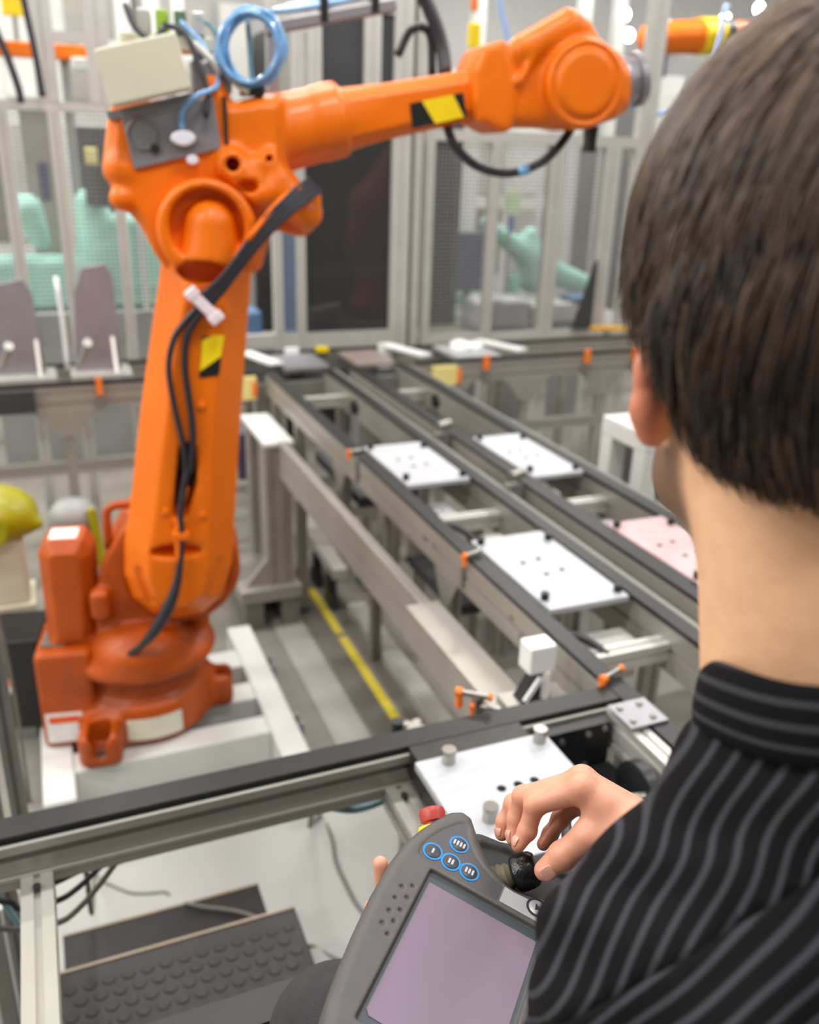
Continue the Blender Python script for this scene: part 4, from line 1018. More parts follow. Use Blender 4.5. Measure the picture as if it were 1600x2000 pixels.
# rotating turret with its side plates
s = SDF((-0.26, -0.28, 0.14), (0.42, 0.32, 0.80), 0.007)
s.ell((0.04, 0.03, 0.235), (0.235, 0.235, 0.075))
s.ell((0.04, -0.05, 0.285), (0.15, 0.16, 0.09), 0.03)
s.poly([(-0.09, 0.25), (-0.085, 0.40), (-0.055, 0.56), (0.015, 0.675), (0.05, 0.71), (0.12, 0.70), (0.16, 0.50), (0.15, 0.25)], -0.075, -0.02, 1, 0.012, 0.02)
s.poly([(-0.09, 0.25), (-0.085, 0.40), (-0.055, 0.56), (0.015, 0.675), (0.10, 0.72), (0.26, 0.70), (0.33, 0.55), (0.30, 0.30), (0.22, 0.24)], 0.10, 0.25, 1, 0.03, 0.03)
s.cyl((0.177, -0.06, 0.535), (0.177, 0.14, 0.535), 0.19, 0.015, 0.02)
s.cyl((0.177, -0.12, 0.535), (0.177, -0.03, 0.535), 0.155, 0.01, 0.008, 'sub')
s.box((-0.06, -0.09, 0.45), (0.03, 0.03, 0.05), 0.02, 0.02)
s.cyl((0.04, 0.03, 0.10), (0.04, 0.03, 0.19), 0.3, 0.0, 0.0, 'sub')
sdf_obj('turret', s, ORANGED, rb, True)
# drive motor tower on the left
s = SDF((-0.28, -0.16, 0.24), (-0.03, 0.16, 0.70), 0.006)
s.poly([(-0.232, 0.29), (-0.228, 0.62), (-0.20, 0.655), (-0.10, 0.655), (-0.072, 0.61), (-0.082, 0.36), (-0.10, 0.29)], -0.09, 0.09, 1, 0.018, 0.0, cham=0.035)
s.box((-0.15, 0.0, 0.28), (0.075, 0.08, 0.05), 0.02, 0.02)
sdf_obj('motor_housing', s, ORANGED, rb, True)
MB().box(-0.195, -0.115, -0.05, 0.03, 0.655, 0.6585).build('motor_label', LABELW, rb, **LOC)
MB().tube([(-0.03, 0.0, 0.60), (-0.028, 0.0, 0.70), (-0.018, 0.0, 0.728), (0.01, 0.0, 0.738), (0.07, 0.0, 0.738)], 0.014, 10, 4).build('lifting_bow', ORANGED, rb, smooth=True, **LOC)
# lower arm
s = SDF((-0.01, -0.24, 0.34), (0.50, 0.12, 1.74), 0.0075)
LA = [(0.200, 1.50), (0.16, 1.313), (0.104, 1.049), (0.059, 0.798), (0.027, 0.649), (0.018, 0.546), (0.037, 0.465), (0.091, 0.406), (0.16, 0.382), (0.241, 0.394), (0.308, 0.453), (0.34, 0.559), (0.356, 0.715), (0.388, 1.041), (0.418, 1.311), (0.440, 1.50)]
s.poly(LA, -0.17, 0.07, 1, 0.02, 0.0, cham=0.075)
s.cyl((0.319, -0.195, 1.558), (0.319, 0.08, 1.558), 0.128, 0.012, 0.02)
s.cyl((0.319, -0.26, 1.566), (0.319, -0.140, 1.566), 0.096, 0.004, 0.006, 'sub')
s.cone((0.328, -0.140, 1.568), (0.324, -0.140, 1.49), 0.068, 0.080, 0.006)
s.ell((0.300, -0.17, 1.453), (0.066, 0.17, 0.032), 0.003, 'sub')

for yy in (-0.17, -0.145, -0.12, -0.095, -0.07):
    s.cone((0.232, yy, 0.955), (0.222, yy, 0.86), 0.025, 0.031, 0.003, 'sub'); s.cone((0.222, yy, 0.86), (0.200, yy, 0.765), 0.031, 0.022, 0.003, 'sub')
s.ell((0.178, -0.165, 0.645), (0.075, 0.060, 0.022), 0.003, 'sub')
s.cone((0.060, -0.14, 0.57), (0.092, -0.14, 0.465), 0.019, 0.014, 0.003, 'sub'); s.cone((0.312, -0.14, 0.585), (0.275, -0.14, 0.475), 0.019, 0.014, 0.003, 'sub')
s.cone((0.19, -0.185, 1.20), (0.245, -0.185, 1.00), 0.02, 0.012, 0.01, 'sub')
sdf_obj('lower_arm', s, ORANGE, rb, True)
# elbow housing and upper arm
s = SDF((0.04, -0.24, 1.38), (0.74, 0.22, 2.0), 0.0075)
s.poly([(0.095, 1.845), (0.075, 1.686), (0.10, 1.67), (0.11, 1.61), (0.14, 1.57), (0.181, 1.513), (0.25, 1.46), (0.42, 1.50), (0.45, 1.60), (0.49, 1.66), (0.53, 1.70), (0.53, 1.885), (0.47, 1.885), (0.40, 1.87), (0.372, 1.93), (0.333, 1.928), (0.33, 1.89)], -0.13, 0.14, 1, 0.014, 0.0, cham=0.025)
s.cone((0.49, 0, 1.79), (0.67, 0, 1.836), 0.100, 0.088, 0.02)
s.cyl((0.50, 0.0, 1.793), (0.685, 0.0, 1.84), 0.092, 0.02, 0.02)
s.cyl((0.625, 0.0, 1.825), (0.70, 0.0, 1.845), 0.098, 0.012, 0.01)
s.cone((0.39, -0.14, 1.72), (0.46, -0.145, 1.65), 0.044, 0.036, 0.02); s.cone((0.392, -0.20, 1.722), (0.392, -0.1, 1.718), 0.019, 0.017, 0.004, 'sub')
s.cone((0.46, -0.145, 1.65), (0.455, -0.145, 1.72), 0.024, 0.024, 0.015); s.ell((0.43, -0.17, 1.668), (0.025, 0.03, 0.018), 0.004, 'sub')
s.cone((0.49, -0.13, 1.74), (0.512, -0.13, 1.69), 0.022, 0.022, 0.015); s.cone((0.487, -0.18, 1.737), (0.487, -0.12, 1.737), 0.010, 0.010, 0.002, 'sub')
s.cone((0.51, -0.10, 1.66), (0.585, -0.12, 1.60), 0.062, 0.042, 0.02)
s.cone((0.52, 0.02, 1.60), (0.575, 0.0, 1.58), 0.055, 0.05, 0.02)
s.cone((0.435, 0.02, 1.46), (0.47, 0.02, 1.60), 0.036, 0.05, 0.02)
s.box((0.60, -0.13, 1.625), (0.022, 0.02, 0.04), 0.008, 0.01)
s.cyl((0.319, -0.12, 1.558), (0.319, 0.16, 1.558), 0.155, 0.01, 0.02)
s.cone((0.105, -0.12, 1.63), (0.115, 0.1, 1.63), 0.03, 0.03, 0.02); s.cone((0.11, -0.1, 1.70), (0.11, 0.1, 1.80), 0.045, 0.045, 0.02)
sdf_obj('elbow_housing', s, ORANGE, rb, True)
s = SDF((0.64, -0.12, 1.70), (1.12, 0.12, 2.04), 0.006)
s.poly([(0.66, 1.908), (1.08, 1.985), (1.10, 1.86), (0.66, 1.755)], -0.070, 0.070, 1, 0.008, 0.0, cham=0.03)
s.cone((0.66, 0, 1.83), (0.78, 0, 1.86), 0.086, 0.066, 0.02)
sdf_obj('upper_arm', s, ORANGE, rb, True)
s = SDF((0.98, -0.21, 1.76), (1.56, 0.2, 2.17), 0.0065)
s.poly([(1.07, 1.96), (1.10, 2.02), (1.187, 2.065), (1.302, 2.128), (1.364, 2.113), (1.399, 2.07), (1.466, 2.035), (1.496, 1.983), (1.504, 1.916), (1.47, 1.867), (1.393, 1.844), (1.19, 1.837), (1.10, 1.84)], -0.105, 0.105, 1, 0.035)
s.poly([(1.037, 1.975), (1.063, 2.034), (1.121, 2.049), (1.160, 1.94), (1.155, 1.83), (1.129, 1.819), (1.059, 1.846), (1.041, 1.898)], -0.118, 0.118, 1, 0.02, 0.02)
s.cone((1.30, -0.08, 2.09), (1.18, -0.09, 2.03), 0.045, 0.04, 0.02)
s.cyl((1.345, -0.150, 1.950), (1.345, 0.150, 1.950), 0.112, 0.02, 0.02)
s.cyl((1.345, -0.18, 1.950), (1.345, -0.141, 1.950), 0.098, 0.002, 0.004, 'sub')
s.cyl((1.345, -0.155, 1.950), (1.345, 0.1, 1.950), 0.084, 0.012, 0.004)
s.cone((1.165, -0.12, 1.95), (1.22, -0.115, 2.06), 0.010, 0.008, 0.012)
s.cyl((1.46, 0, 1.955), (1.505, 0, 1.968), 0.085, 0.01, 0.02)
sdf_obj('wrist', s, ORANGE, rb, True)
fl = MB().lathe((1.498, 0.0, 1.966), (0.97, 0, 0.22), [(0, 0.066), (0.012, 0.072), (0.022, 0.072), (0.024, 0.060), (0.05, 0.060), (0.052, 0.074), (0.07, 0.074), (0.074, 0.05)], 28).build('tool_flange', GREYPL, rb, auto=0.5, **LOC)
MB().lathe((1.562, 0.0, 1.982), (0.97, 0, 0.22), [(0, 0.03), (0.02, 0.03), (0.022, 0.022)], 18).build('flange_boss', DARKST, fl, auto=0.5, **LOC)
MB().box(1.42, 1.445, -0.02, 0.02, 1.78, 1.85).build('wrist_stop', DARKST, rb, **LOC)
# decals: black and yellow bands
MB().prism([(0.291, 1.281), (0.350, 1.285), (0.330, 1.173), (0.276, 1.167)], -0.1725, -0.1712).build('warning_decal', BLACK, rb, **LOC)
MB().prism([(0.291, 1.272), (0.318, 1.284), (0.350, 1.285), (0.338, 1.226), (0.279, 1.186)], -0.1738, -0.1726).build('decal_stripe', YELLOW, rb, **LOC)
MB().prism([(0.872, 1.885), (1.020, 1.918), (1.034, 1.858), (0.882, 1.823)], -0.0722, -0.0708).build('warning_decal', BLACK, rb, **LOC)
MB().prism([(0.905, 1.893), (0.992, 1.912), (1.026, 1.857), (0.945, 1.838)], -0.0735, -0.0723).build('decal_stripe', YELLOW, rb, **LOC)
# connector plate, junction box and fittings on the elbow housing
gpn = MB().prism([(0.122, 1.836), (0.352, 1.878), (0.365, 1.757), (0.146, 1.702)], -0.140, -0.1305).build('connector_plate', GREYPL, rb, bevel=0.002, **LOC)
def disc(x, z, r, h, m, name, par, sx=1.0):
    b = MB(); b.lathe((0, 0, 0), (0, -1, 0), [(0, r), (h * 0.8, r), (h, r * 0.8)], 22)
    b.v = [(x + p[0] * sx, -0.140 + p[1], z + p[2]) for p in b.v]
    return b.build(name, m, par, auto=0.6, **LOC)
c1 = disc(0.272, 1.776, 0.024, 0.012, ALUD, 'connector_socket', gpn, 1.5); b = disc(0.272, 1.778, 0.018, 0.035, LILAC, 'connector_plug', gpn, 1.7)
disc(0.292, 1.728, 0.012, 0.03, LILAC, 'connector_plug', gpn, 1.3)
b = MB(); b.tube([(0.172 + 0.036 * math.cos(t), -0.142, 1.784 + 0.036 * math.sin(t)) for t in np.linspace(0, 2 * PI, 14)[:-1]], 0.004, 6, 2, True); b.build('gasket_ring', ALUD, gpn, smooth=True, **LOC)
disc(0.200, 1.752, 0.012, 0.01, DARKST, 'cover_screw', gpn)
th = math.radians(14)
jb = MB().obox((0.190, -0.175, 1.926), (0.195, 0.09, 0.125), ((math.cos(th), 0, math.sin(th)), (0, 1, 0), (-math.sin(th), 0, math.cos(th)))).build('junction_box', BEIGE, rb, bevel=0.006, **LOC)
MB().obox((0.20, -0.11, 1.85), (0.22, 0.05, 0.02), ((math.cos(th), 0, math.sin(th)), (0, 1, 0), (-math.sin(th), 0, math.cos(th)))).build('box_bracket', GREYPL, rb, **LOC)
# valve stack and small fittings crowding the top of the housing
vs = MB().box(0.30, 0.40, -0.10, 0.05, 1.89, 1.96).build('valve_block', GREYPL, rb, bevel=0.004, **LOC)
MB().box(0.13, 0.36, -0.05, 0.06, 1.985, 2.02).build('valve_rail', BEIGE, rb, bevel=0.004, **LOC)
MB().box(0.14, 0.17, -0.03, 0.03, 1.85, 1.985).build('valve_rail_post', GREYPL, rb, **LOC)
MB().box(0.305, 0.335, -0.03, 0.03, 1.95, 1.985).build('valve_rail_post', GREYPL, rb, **LOC)
for (x, m) in ((0.19, ALU2), (0.235, LIME), (0.28, mat('green_valve', rgb(90, 120, 90), 0.5)), (0.325, ALU2)):
    MB().box(x - 0.015, x + 0.015, -0.055, 0.045, 2.02, 2.075).build('valve', m, vs, bevel=0.004, **LOC)
for pts, m, r in (([(0.15, -0.06, 2.08), (0.17, -0.08, 2.03), (0.21, -0.1, 2.0), (0.24, -0.08, 2.03)], CABLE, 0.008),
                  ([(0.24, -0.07, 2.04), (0.29, -0.10, 2.02), (0.32, -0.12, 1.95), (0.34, -0.14, 1.88), (0.33, -0.16, 1.83)], CABLE, 0.007),
                  ([(0.28, -0.06, 2.05), (0.33, -0.08, 2.0), (0.36, -0.09, 1.94), (0.36, -0.13, 1.90), (0.31, -0.17, 1.875), (0.275, -0.165, 1.84), (0.27, -0.16, 1.80)], BLUEH, 0.007),
                  ([(0.32, -0.05, 2.06), (0.36, -0.05, 2.04), (0.385, -0.06, 1.97), (0.39, -0.1, 1.91)], TEALH, 0.006),
                  ([(0.31, -0.08, 2.0), (0.345, -0.1, 1.97), (0.375, -0.11, 1.93)], ALU2, 0.010),
                  ([(0.36, -0.08, 1.97), (0.40, -0.11, 1.92), (0.44, -0.12, 1.89)], BEIGE, 0.008)):
    MB().tube(pts, r, 8, 4).build('valve_hose', m, rb, smooth=True, **LOC)
MB().box(0.374, 0.384, -0.14, -0.128, 1.76, 1.88).build('plate_edge', DARKST, rb, **LOC)
# coil of blue air hose
cx, cy, cz = 0.455, -0.10, 1.992
for k in range(9):
    r1 = 0.066 + 0.020 * random.random(); r2 = 0.076 + 0.020 * random.random()
    oy = -0.03 + 0.0085 * k; tl = random.uniform(-0.35, 0.35)
    pts = []; jx = random.uniform(-0.008, 0.008); jz = random.uniform(-0.008, 0.008)
    for t in np.linspace(0, 2 * PI, 21)[:-1]:
        x = r1 * math.cos(t); z = r2 * math.sin(t)
        pts.append((cx + jx + x + tl * 0.06 * math.sin(t) + 0.16 * oy, cy + oy + tl * z * 0.4, cz + jz + z + 0.10 * (oy + 0.03)))
    MB().tube(pts, 0.0062, 7, 2, True).build('hose_coil', BLUEH, rb, smooth=True, **LOC)
MB().tube([(0.445, -0.09, 2.07), (0.448, -0.09, 2.0), (0.452, -0.085, 1.93), (0.47, -0.08, 1.90)], 0.006, 8, 3).build('coil_tie', TEALH, rb, smooth=True, **LOC)
MB().box(0.42, 0.48, -0.12, -0.05, 1.885, 1.908).build('coil_saddle', DARKST, rb, bevel=0.004, **LOC)
# hose carrier bar above the upper arm
MB().bar((0.50, 0.10, 2.062), (0.86, 0.10, 2.14), 0.05, 0.03).build('carrier_bar', GREYPL, rb, bevel=0.004, **LOC)
MB().box(0.505, 0.535, 0.085, 0.115, 1.87, 2.055).build('carrier_post', GREYPL, rb, **LOC)
for k in range(4):
    MB().tube([(0.50, 0.08 + 0.012 * k, 2.10), (0.60, 0.085 + 0.012 * k, 2.115 + 0.006 * k), (0.72, 0.08 + 0.013 * k, 2.14 + 0.005 * k), (0.82, 0.085 + 0.012 * k, 2.17), (0.9, 0.1, 2.24)], 0.007, 8, 3).build('carrier_hose', BLUEH, rb, smooth=True, **LOC)
for x in (0.66, 0.80):
    MB().box(x - 0.01, x + 0.01, 0.07, 0.13, 2.085 + (x - 0.66) * 0.22, 2.155 + (x - 0.66) * 0.22).build('hose_strap', BLACK, rb, **LOC)
MB().tube([(0.86, 0.12, 2.22), (0.93, 0.12, 2.185), (0.975, 0.11, 2.11), (1.0, 0.10, 2.04), (1.005, 0.075, 1.97)], 0.020, 10, 5).build('arm_hose', CABLE, rb, smooth=True, **LOC)
MB().tube([(0.88, 0.15, 2.02), (0.92, 0.15, 2.09), (0.97, 0.14, 2.08), (0.98, 0.13, 1.97)], 0.012, 10, 5).build('arm_hose', CABLE, rb, smooth=True, **LOC)
MB().tube([(0.985, -0.02, 1.86), (0.995, -0.03, 1.82), (1.02, -0.035, 1.777), (1.083, -0.035, 1.732), (1.177, -0.035, 1.716), (1.268, -0.035, 1.744), (1.327, -0.03, 1.794), (1.372, -0.02, 1.855)], 0.0125, 10, 5).build('wrist_hose', CABLE, rb, smooth=True, **LOC)
MB().tube([(1.205, -0.035, 1.720), (1.235, -0.035, 1.729)], 0.0145, 10, 1).build('hose_marker', BLUEH, rb, smooth=True, **LOC)
# cable run down the arm
for k in range(5):
    j = (k - 2) * 0.0075
    MB().tube([(0.60 + j, -0.17, 1.675 - j), (0.55 + j * 0.9, -0.205, 1.642 - j * 0.9), (0.48 + j * 0.7, -0.225, 1.585 - j * 0.9), (0.42 + j * 0.5, -0.232, 1.515 - j * 0.7), (0.365 + j * 0.5, -0.225, 1.445 - j * 0.6), (0.32 + j * 0.8, -0.205, 1.395 - j * 0.7), (0.29 + j * 1.1, -0.19, 1.365 - j * 0.8)], 0.0072, 8, 4).build('arm_cable', CABLE, rb, smooth=True, **LOC)
MB().tube([(0.56, -0.19, 1.668), (0.50, -0.215, 1.63), (0.42, -0.235, 1.54)], 0.009, 8, 4).build('arm_cable', ORANGE, rb, smooth=True, **LOC)
for pts, r in (([(0.285, -0.19, 1.362), (0.245, -0.185, 1.32), (0.215, -0.183, 1.275), (0.197, -0.182, 1.20), (0.204, -0.183, 1.101), (0.217, -0.184, 1.013), (0.224, -0.18, 0.95), (0.222, -0.165, 0.89)], 0.0085),
               ([(0.305, -0.19, 1.362), (0.27, -0.186, 1.32), (0.25, -0.184, 1.28), (0.240, -0.183, 1.20), (0.248, -0.184, 1.086), (0.250, -0.184, 1.012), (0.243, -0.18, 0.95), (0.235, -0.165, 0.89)], 0.0095),
               ([(0.232, -0.165, 0.92), (0.214, -0.175, 0.846), (0.200, -0.186, 0.768), (0.201, -0.188, 0.687)], 0.010)):
    MB().tube(pts, r, 8, 4).build('arm_cable', CABLE, rb, smooth=True, **LOC)
MB().tube([(0.201, -0.188, 0.70), (0.190, -0.192, 0.62), (0.176, -0.20, 0.555), (0.149, -0.212, 0.489), (0.105, -0.215, 0.415), (0.06, -0.21, 0.36), (0.02, -0.19, 0.325)], [0.009, 0.010, 0.013, 0.019, 0.018, 0.011, 0.008], 10, 4).build('arm_cable', CABLE, rb, smooth=True, **LOC)
MB().tube([(0.222, -0.16, 0.845), (0.205, -0.18, 0.79), (0.188, -0.19, 0.71), (0.186, -0.192, 0.62)], 0.008, 8, 4).build('arm_cable', ORANGE, rb, smooth=True, **LOC)
MB().box(0.180, 0.260, -0.062, -0.056, 0.755, 0.97).build('slot_shade', BLACK, rb, **LOC)  # black sheet inside the arm's slot stands in for its shade
cl = MB().bar((0.268, -0.2, 1.402), (0.332, -0.2, 1.336), 0.03, 0.026, (0, 1, 0)).build('cable_clamp', PINKW, rb, bevel=0.006, **LOC)
MB().bar((0.258, -0.2, 1.388), (0.285, -0.2, 1.412), 0.03, 0.03, (0, 1, 0)).build('clamp_end', PINKW, cl, bevel=0.006, **LOC)
MB().bar((0.314, -0.2, 1.325), (0.345, -0.2, 1.350), 0.03, 0.03, (0, 1, 0)).build('clamp_end', PINKW, cl, bevel=0.006, **LOC)
MB().box(0.175, 0.222, -0.2, -0.165, 0.692, 0.716).build('cable_clamp', ORANGE, rb, bevel=0.004, **LOC)
for (x, z) in ((0.278, 1.088), (0.16, 0.775), (0.262, 0.758), (0.185, 0.745)):
    MB().lathe((x, -0.168, z), (0, -1, 0), [(0, 0.012), (0.008, 0.011), (0.01, 0.006)], 14).build('arm_boss', ORANGE, rb, auto=0.6, **LOC)
for (z0) in (0.9, 0.86):
    pass
MB().box(0.375, 0.40, 0.0, 0.05, 0.80, 0.95).build('side_fitting', NAVY, rb, bevel=0.004, **LOC)
# ------------------------------------------------------------------ teach pendant (held almost level in front of the man)
PB = Vector((0.693, -0.668, -0.271)); PA = Vector((-0.698, -0.716, -0.019))
PN = PA.cross(PB).normalized(); PB = (PB - PN * PB.dot(PN)).normalized(); PY = PN.cross(PB)
PO = Vector((0.25, 0.522, 1.384))
tp = thing('teach_pendant', 'dark grey handheld robot controller with touch screen, joystick and red stop button', 'controller', PO)
tp.rotation_euler = Matrix((PB, PY, PN)).transposed().to_euler()
def pw(u, y, n):                                   # pendant millimetres to world
    return PO + PB * (u / 1000) + PY * (y / 1000) + PN * (n / 1000)
HOUS = mat('pendant_housing', rgb(80, 76, 75), 0.55, 0.0, 0.06, 60, 0.12, 900)
KEYP = mat('pendant_key_panel', rgb(70, 68, 72), 0.45, 0.0, 0.03, 60)
SILV = mat('pendant_silver_panel', rgb(176, 176, 180), 0.4, 0.2, 0.03, 60)
KEYB = mat('pendant_key', rgb(46, 45, 52), 0.45, 0.0, 0.03, 60)
RING = mat('key_ring_blue', rgb(14, 126, 194), 0.4, 0.0, 0.03, 60)
MARK = mat('key_mark', rgb(176, 176, 182), 0.5, 0.0, 0.03, 60)
RIM = mat('pendant_screen_rim', rgb(58, 66, 72), 0.4, 0.0, 0.05, 60)
SCRN = mat('touch_screen', rgb(126, 111, 127), 0.22, 0.0, 0.17, 9, 0.0, 40, spec=0.6, stretch=(1.0, 0.35, 1))
OUT = [(9, 91), (-2, 93), (-12, 85), (-20, 70), (-28, 50), (-34.5, 27), (-37.5, 0), (-37.6, -40), (-35, -80), (-31.5, -113), (-27, -140), (-20, -162), (0, -174), (60, -178), (128, -172), (148, -140), (154, -60), (155, 30), (151, 80), (142, 108), (130, 112), (121, 99), (112, 76), (97, 52), (87, 44), (78, 41), (68, 39.5), (58, 41), (43.6, 49.6), (28, 65), (17, 80)]
OUT = [(u / 1000, y / 1000) for u, y in OUT]
s = SDF((-0.05, -0.19, -0.045), (0.165, 0.125, 0.012), 0.0016)
s.poly(OUT, -0.034, 0.0015, 2, 0.010)
s.poly([(-0.0035, 0.0105), (0.1035, 0.0105), (0.1035, -0.1405), (-0.0035, -0.1405)], -0.003, 0.02, 2, 0.0, 0.001, 'sub')
for (u, y) in [(-17.9, -20.7), (-10.2, -15.2), (-18.4, -33.8), (-10.0, -28.0), (-17.9, -47.6), (-10.2, -41.8), (-18.0, -60.8), (-10.8, -54.3), (-10.4, -67.4)]:
    s.ell((u / 1000, y / 1000, 0.0015), (0.0022, 0.0022, 0.003), 0.0, 'sub')
KP = [(-20.5, 28), (-17, 42), (-10, 58), (0, 73), (5, 77.5), (9.3, 75), (12.5, 66), (18, 57.5), (26, 48.5), (36.4, 41), (47, 36), (58.5, 32.5), (58.5, 15.5), (-4, 15.5), (-19, 19)]
s.poly([(u / 1000, y / 1000) for u, y in KP], 0.0002, 0.02, 2, 0.0, 0.0015, 'sub')
sdf_obj('housing', s, HOUS, tp, True)
s = SDF((0.0, 0.02, -0.045), (0.15, 0.125, -0.005), 0.0018)
s.poly([(0.012, 0.088), (0.03, 0.092), (0.075, 0.094), (0.115, 0.098), (0.135, 0.110), (0.12, 0.06), (0.075, 0.032), (0.03, 0.045)], -0.034, -0.017, 2, 0.004)
s.cone((0.024, 0.085, -0.02), (0.05, 0.093, -0.022), 0.007, 0.006, 0.006); s.cone((0.05, 0.093, -0.022), (0.12, 0.101, -0.020), 0.006, 0.007, 0.006)
sdf_obj('joystick_well', s, mat('pendant_well', rgb(30, 29, 31), 0.5, 0.0, 0.05, 60), tp, True)
L_ = dict(local=True)
def pl2(name, pts, z0, z1, m, par, **k):
    return MB().prism([(u / 1000, y / 1000) for u, y in pts], z0 / 1000, z1 / 1000, ax=((1, 0, 0), (0, 1, 0), (0, 0, 1))).build(name, m, par, local=True, **k)
pl2('key_panel', KP, -1.0, 0.55, KEYP, tp)
sp_ = pl2('silver_panel', [(59, 32.3), (68, 31.5), (80, 32.5), (92, 39), (103, 49), (112, 60), (118, 60), (118, 15.5), (59, 15.5)], 0.4, 1.9, SILV, tp)
pl2('screen_rim', [(-3.2, 10.2), (103.2, 10.2), (103.2, -140.2), (-3.2, -140.2)], -3.6, -2.6, RIM, tp)
sc = pl2('touch_screen', [(0.2, 0), (98.5, 0), (98.5, -128), (95, -132), (4, -132), (0.2, -128)], -2.6, -1.9, SCRN, tp)
def ring_mesh(u, y, r0, r1, z0, z1, m, name, par):
    b = MB(); n = 32; vs = []
    for (r, z) in ((r0, z0), (r1, z0), (r1, z1), (r0, z1)):
        for i in range(n):
            t = 2 * PI * i / n; vs.append(((u + r * math.cos(t)) / 1000, (y + r * math.sin(t)) / 1000, z / 1000))
    fs = []
    for k in range(4):
        k2 = (k + 1) % 4
        fs += [(k * n + i, k * n + (i + 1) % n, k2 * n + (i + 1) % n, k2 * n + i) for i in range(n)]
    return b.add(vs, fs).build(name, m, par, local=True, auto=0.6)
for (u, y, n) in ((-9.0, 29.0, 1), (8.8, 28.2, 2), (26.5, 28.4, 3), (8.8, 50.6, 4)):
    k = MB(); k.lathe((u / 1000, y / 1000, 0.0004), (0, 0, 1), [(0, 0.0072), (0.0009, 0.0072), (0.0013, 0.0066)], 28)
    kb = k.build('key', KEYB, tp, local=True, auto=0.6)
    ring_mesh(u, y, 6.9, 9.2, 0.4, 0.95, RING, 'key_ring', kb)
    for i in range(n):
        du = (i - (n - 1) / 2) * 3.1
        q = [(u + du + 1.0 * math.cos(t), y + (1.9 if math.sin(t) > 0 else -1.9) + 1.0 * math.sin(t)) for t in np.linspace(0, 2 * PI, 13)[:-1]]
        pl2('key_mark', q, 1.55, 1.85, MARK, kb)
k = MB(); k.lathe((0.0897, 0.0287, 0.0018), (0, 0, 1), [(0, 0.0072), (0.0006, 0.0072), (0.0009, 0.0066)], 28); kb = k.build('key', SILV, sp_, local=True, auto=0.6)
ring_mesh(89.7, 28.7, 7.0, 9.4, 1.8, 2.4, KEYB, 'key_ring', sp_)
ux, uy = -0.52, 0.85
c = Vector((89.7, 28.7)); up2d = Vector((ux, uy)).normalized(); sd = Vector((up2d.y, -up2d.x))
tri = [c + up2d * 3.6, c - up2d * 2.4 + sd * 2.8, c - up2d * 2.4 - sd * 2.8]
pl2('arrow_mark', [(p.x, p.y) for p in tri], 2.7, 3.1, KEYB, sp_)
# joystick: ribbed boot, black knob
jd = Vector((24, 14, 22)).normalized()
j0 = Vector((0.049, 0.046, -0.016))
b = MB(); b.lathe(j0, jd, [(0.0, 0.013), (0.003, 0.014), (0.006, 0.012), (0.009, 0.0135), (0.012, 0.0115), (0.015, 0.0125), (0.018, 0.010), (0.022, 0.0095)], 22)
jb_ = b.build('joystick_boot', mat('boot_olive', rgb(92, 84, 66), 0.6), tp, local=True, auto=0.9)
b = MB(); b.lathe(j0 + jd * 0.019, jd, [(0.0, 0.0100), (0.002, 0.0148), (0.006, 0.0162), (0.015, 0.0162), (0.020, 0.0150), (0.023, 0.0125), (0.024, 0.006)], 11)
b.build('joystick_knob', mat('knob_black', rgb(20, 20, 22), 0.28, 0.0, 0.1, 200, 0.3, 180), tp, local=True, bevel=0.0012, auto=0.6)
# red emergency stop on a yellow collar at the far left corner
ed = Vector((-0.55, 0.60, 0.42)).normalized(); e0 = Vector((-0.011, 0.061, -0.020))
MB().lathe(e0, ed, [(0, 0.015), (0.012, 0.0155), (0.014, 0.0145)], 26).build('stop_collar', YELLOW, tp, local=True, auto=0.6)
MB().lathe(e0 + ed * 0.013, ed, [(0, 0.0085), (0.004, 0.0085), (0.005, 0.0115), (0.012, 0.0125), (0.016, 0.0112), (0.018, 0.006)], 26).build('stop_button', mat('stop_red', rgb(178, 62, 54), 0.4), tp, local=True, auto=0.7)
tag(MB().tube([pw(157, 30, -16), (0.42, 0.56, 1.315), (0.50, 0.68, 1.27), (0.62, 0.69, 1.05), (0.68, 0.62, 0.55), (0.68, 0.5, 0.012), (0.80, 0.3, 0.012)], 0.006, 10, 5).build('pendant_cable', CABLE, smooth=True), 'black cable leaving the handheld controller behind the man', 'cable')
# ------------------------------------------------------------------ the seated man
def nrm(v):
    v = np.array(v, float); return v / np.linalg.norm(v)
HC = np.array([0.3667, 0.3376, 1.901])
az = math.radians(27); pt = math.radians(10)
F0 = np.array([math.sin(az), math.cos(az), 0.0]); LF = np.array([-math.cos(az), math.sin(az), 0.0]); U0 = np.array([0, 0, 1.0])
HF = F0 * math.cos(pt) - U0 * math.sin(pt); HU = U0 * math.cos(pt) + F0 * math.sin(pt)
HR = (HF, LF, HU)
def hd(f, l, u): return HC + HF * f + LF * l + HU * u
# --- head and neck
s = SDF((0.21, 0.17, 1.60), (0.53, 0.53, 2.04), 0.0034)
s.ell(hd(-0.012, 0, 0.02), (0.100, 0.078, 0.094), 0, R=HR)
s.ell(hd(0.035, 0, -0.035), (0.068, 0.062, 0.088), 0.03, R=HR)
for q in (1, -1):
    s.cone(hd(0.000, 0.057 * q, -0.070), hd(0.018, 0.050 * q, -0.105), 0.016, 0.017, 0.03)
    s.cone(hd(0.018, 0.050 * q, -0.105), hd(0.085, 0.012 * q, -0.125), 0.017, 0.016, 0.03)
    s.ell(hd(0.085, 0.032 * q, -0.005), (0.012, 0.014, 0.010), 0.008, 'sub', R=HR); s.ell(hd(0.082, 0.032 * q, -0.005), (0.011, 0.013, 0.011), 0.003, R=HR)
    s.cone(hd(0.092, 0.012 * q, 0.016), hd(0.082, 0.05 * q, 0.014), 0.007, 0.006, 0.01)
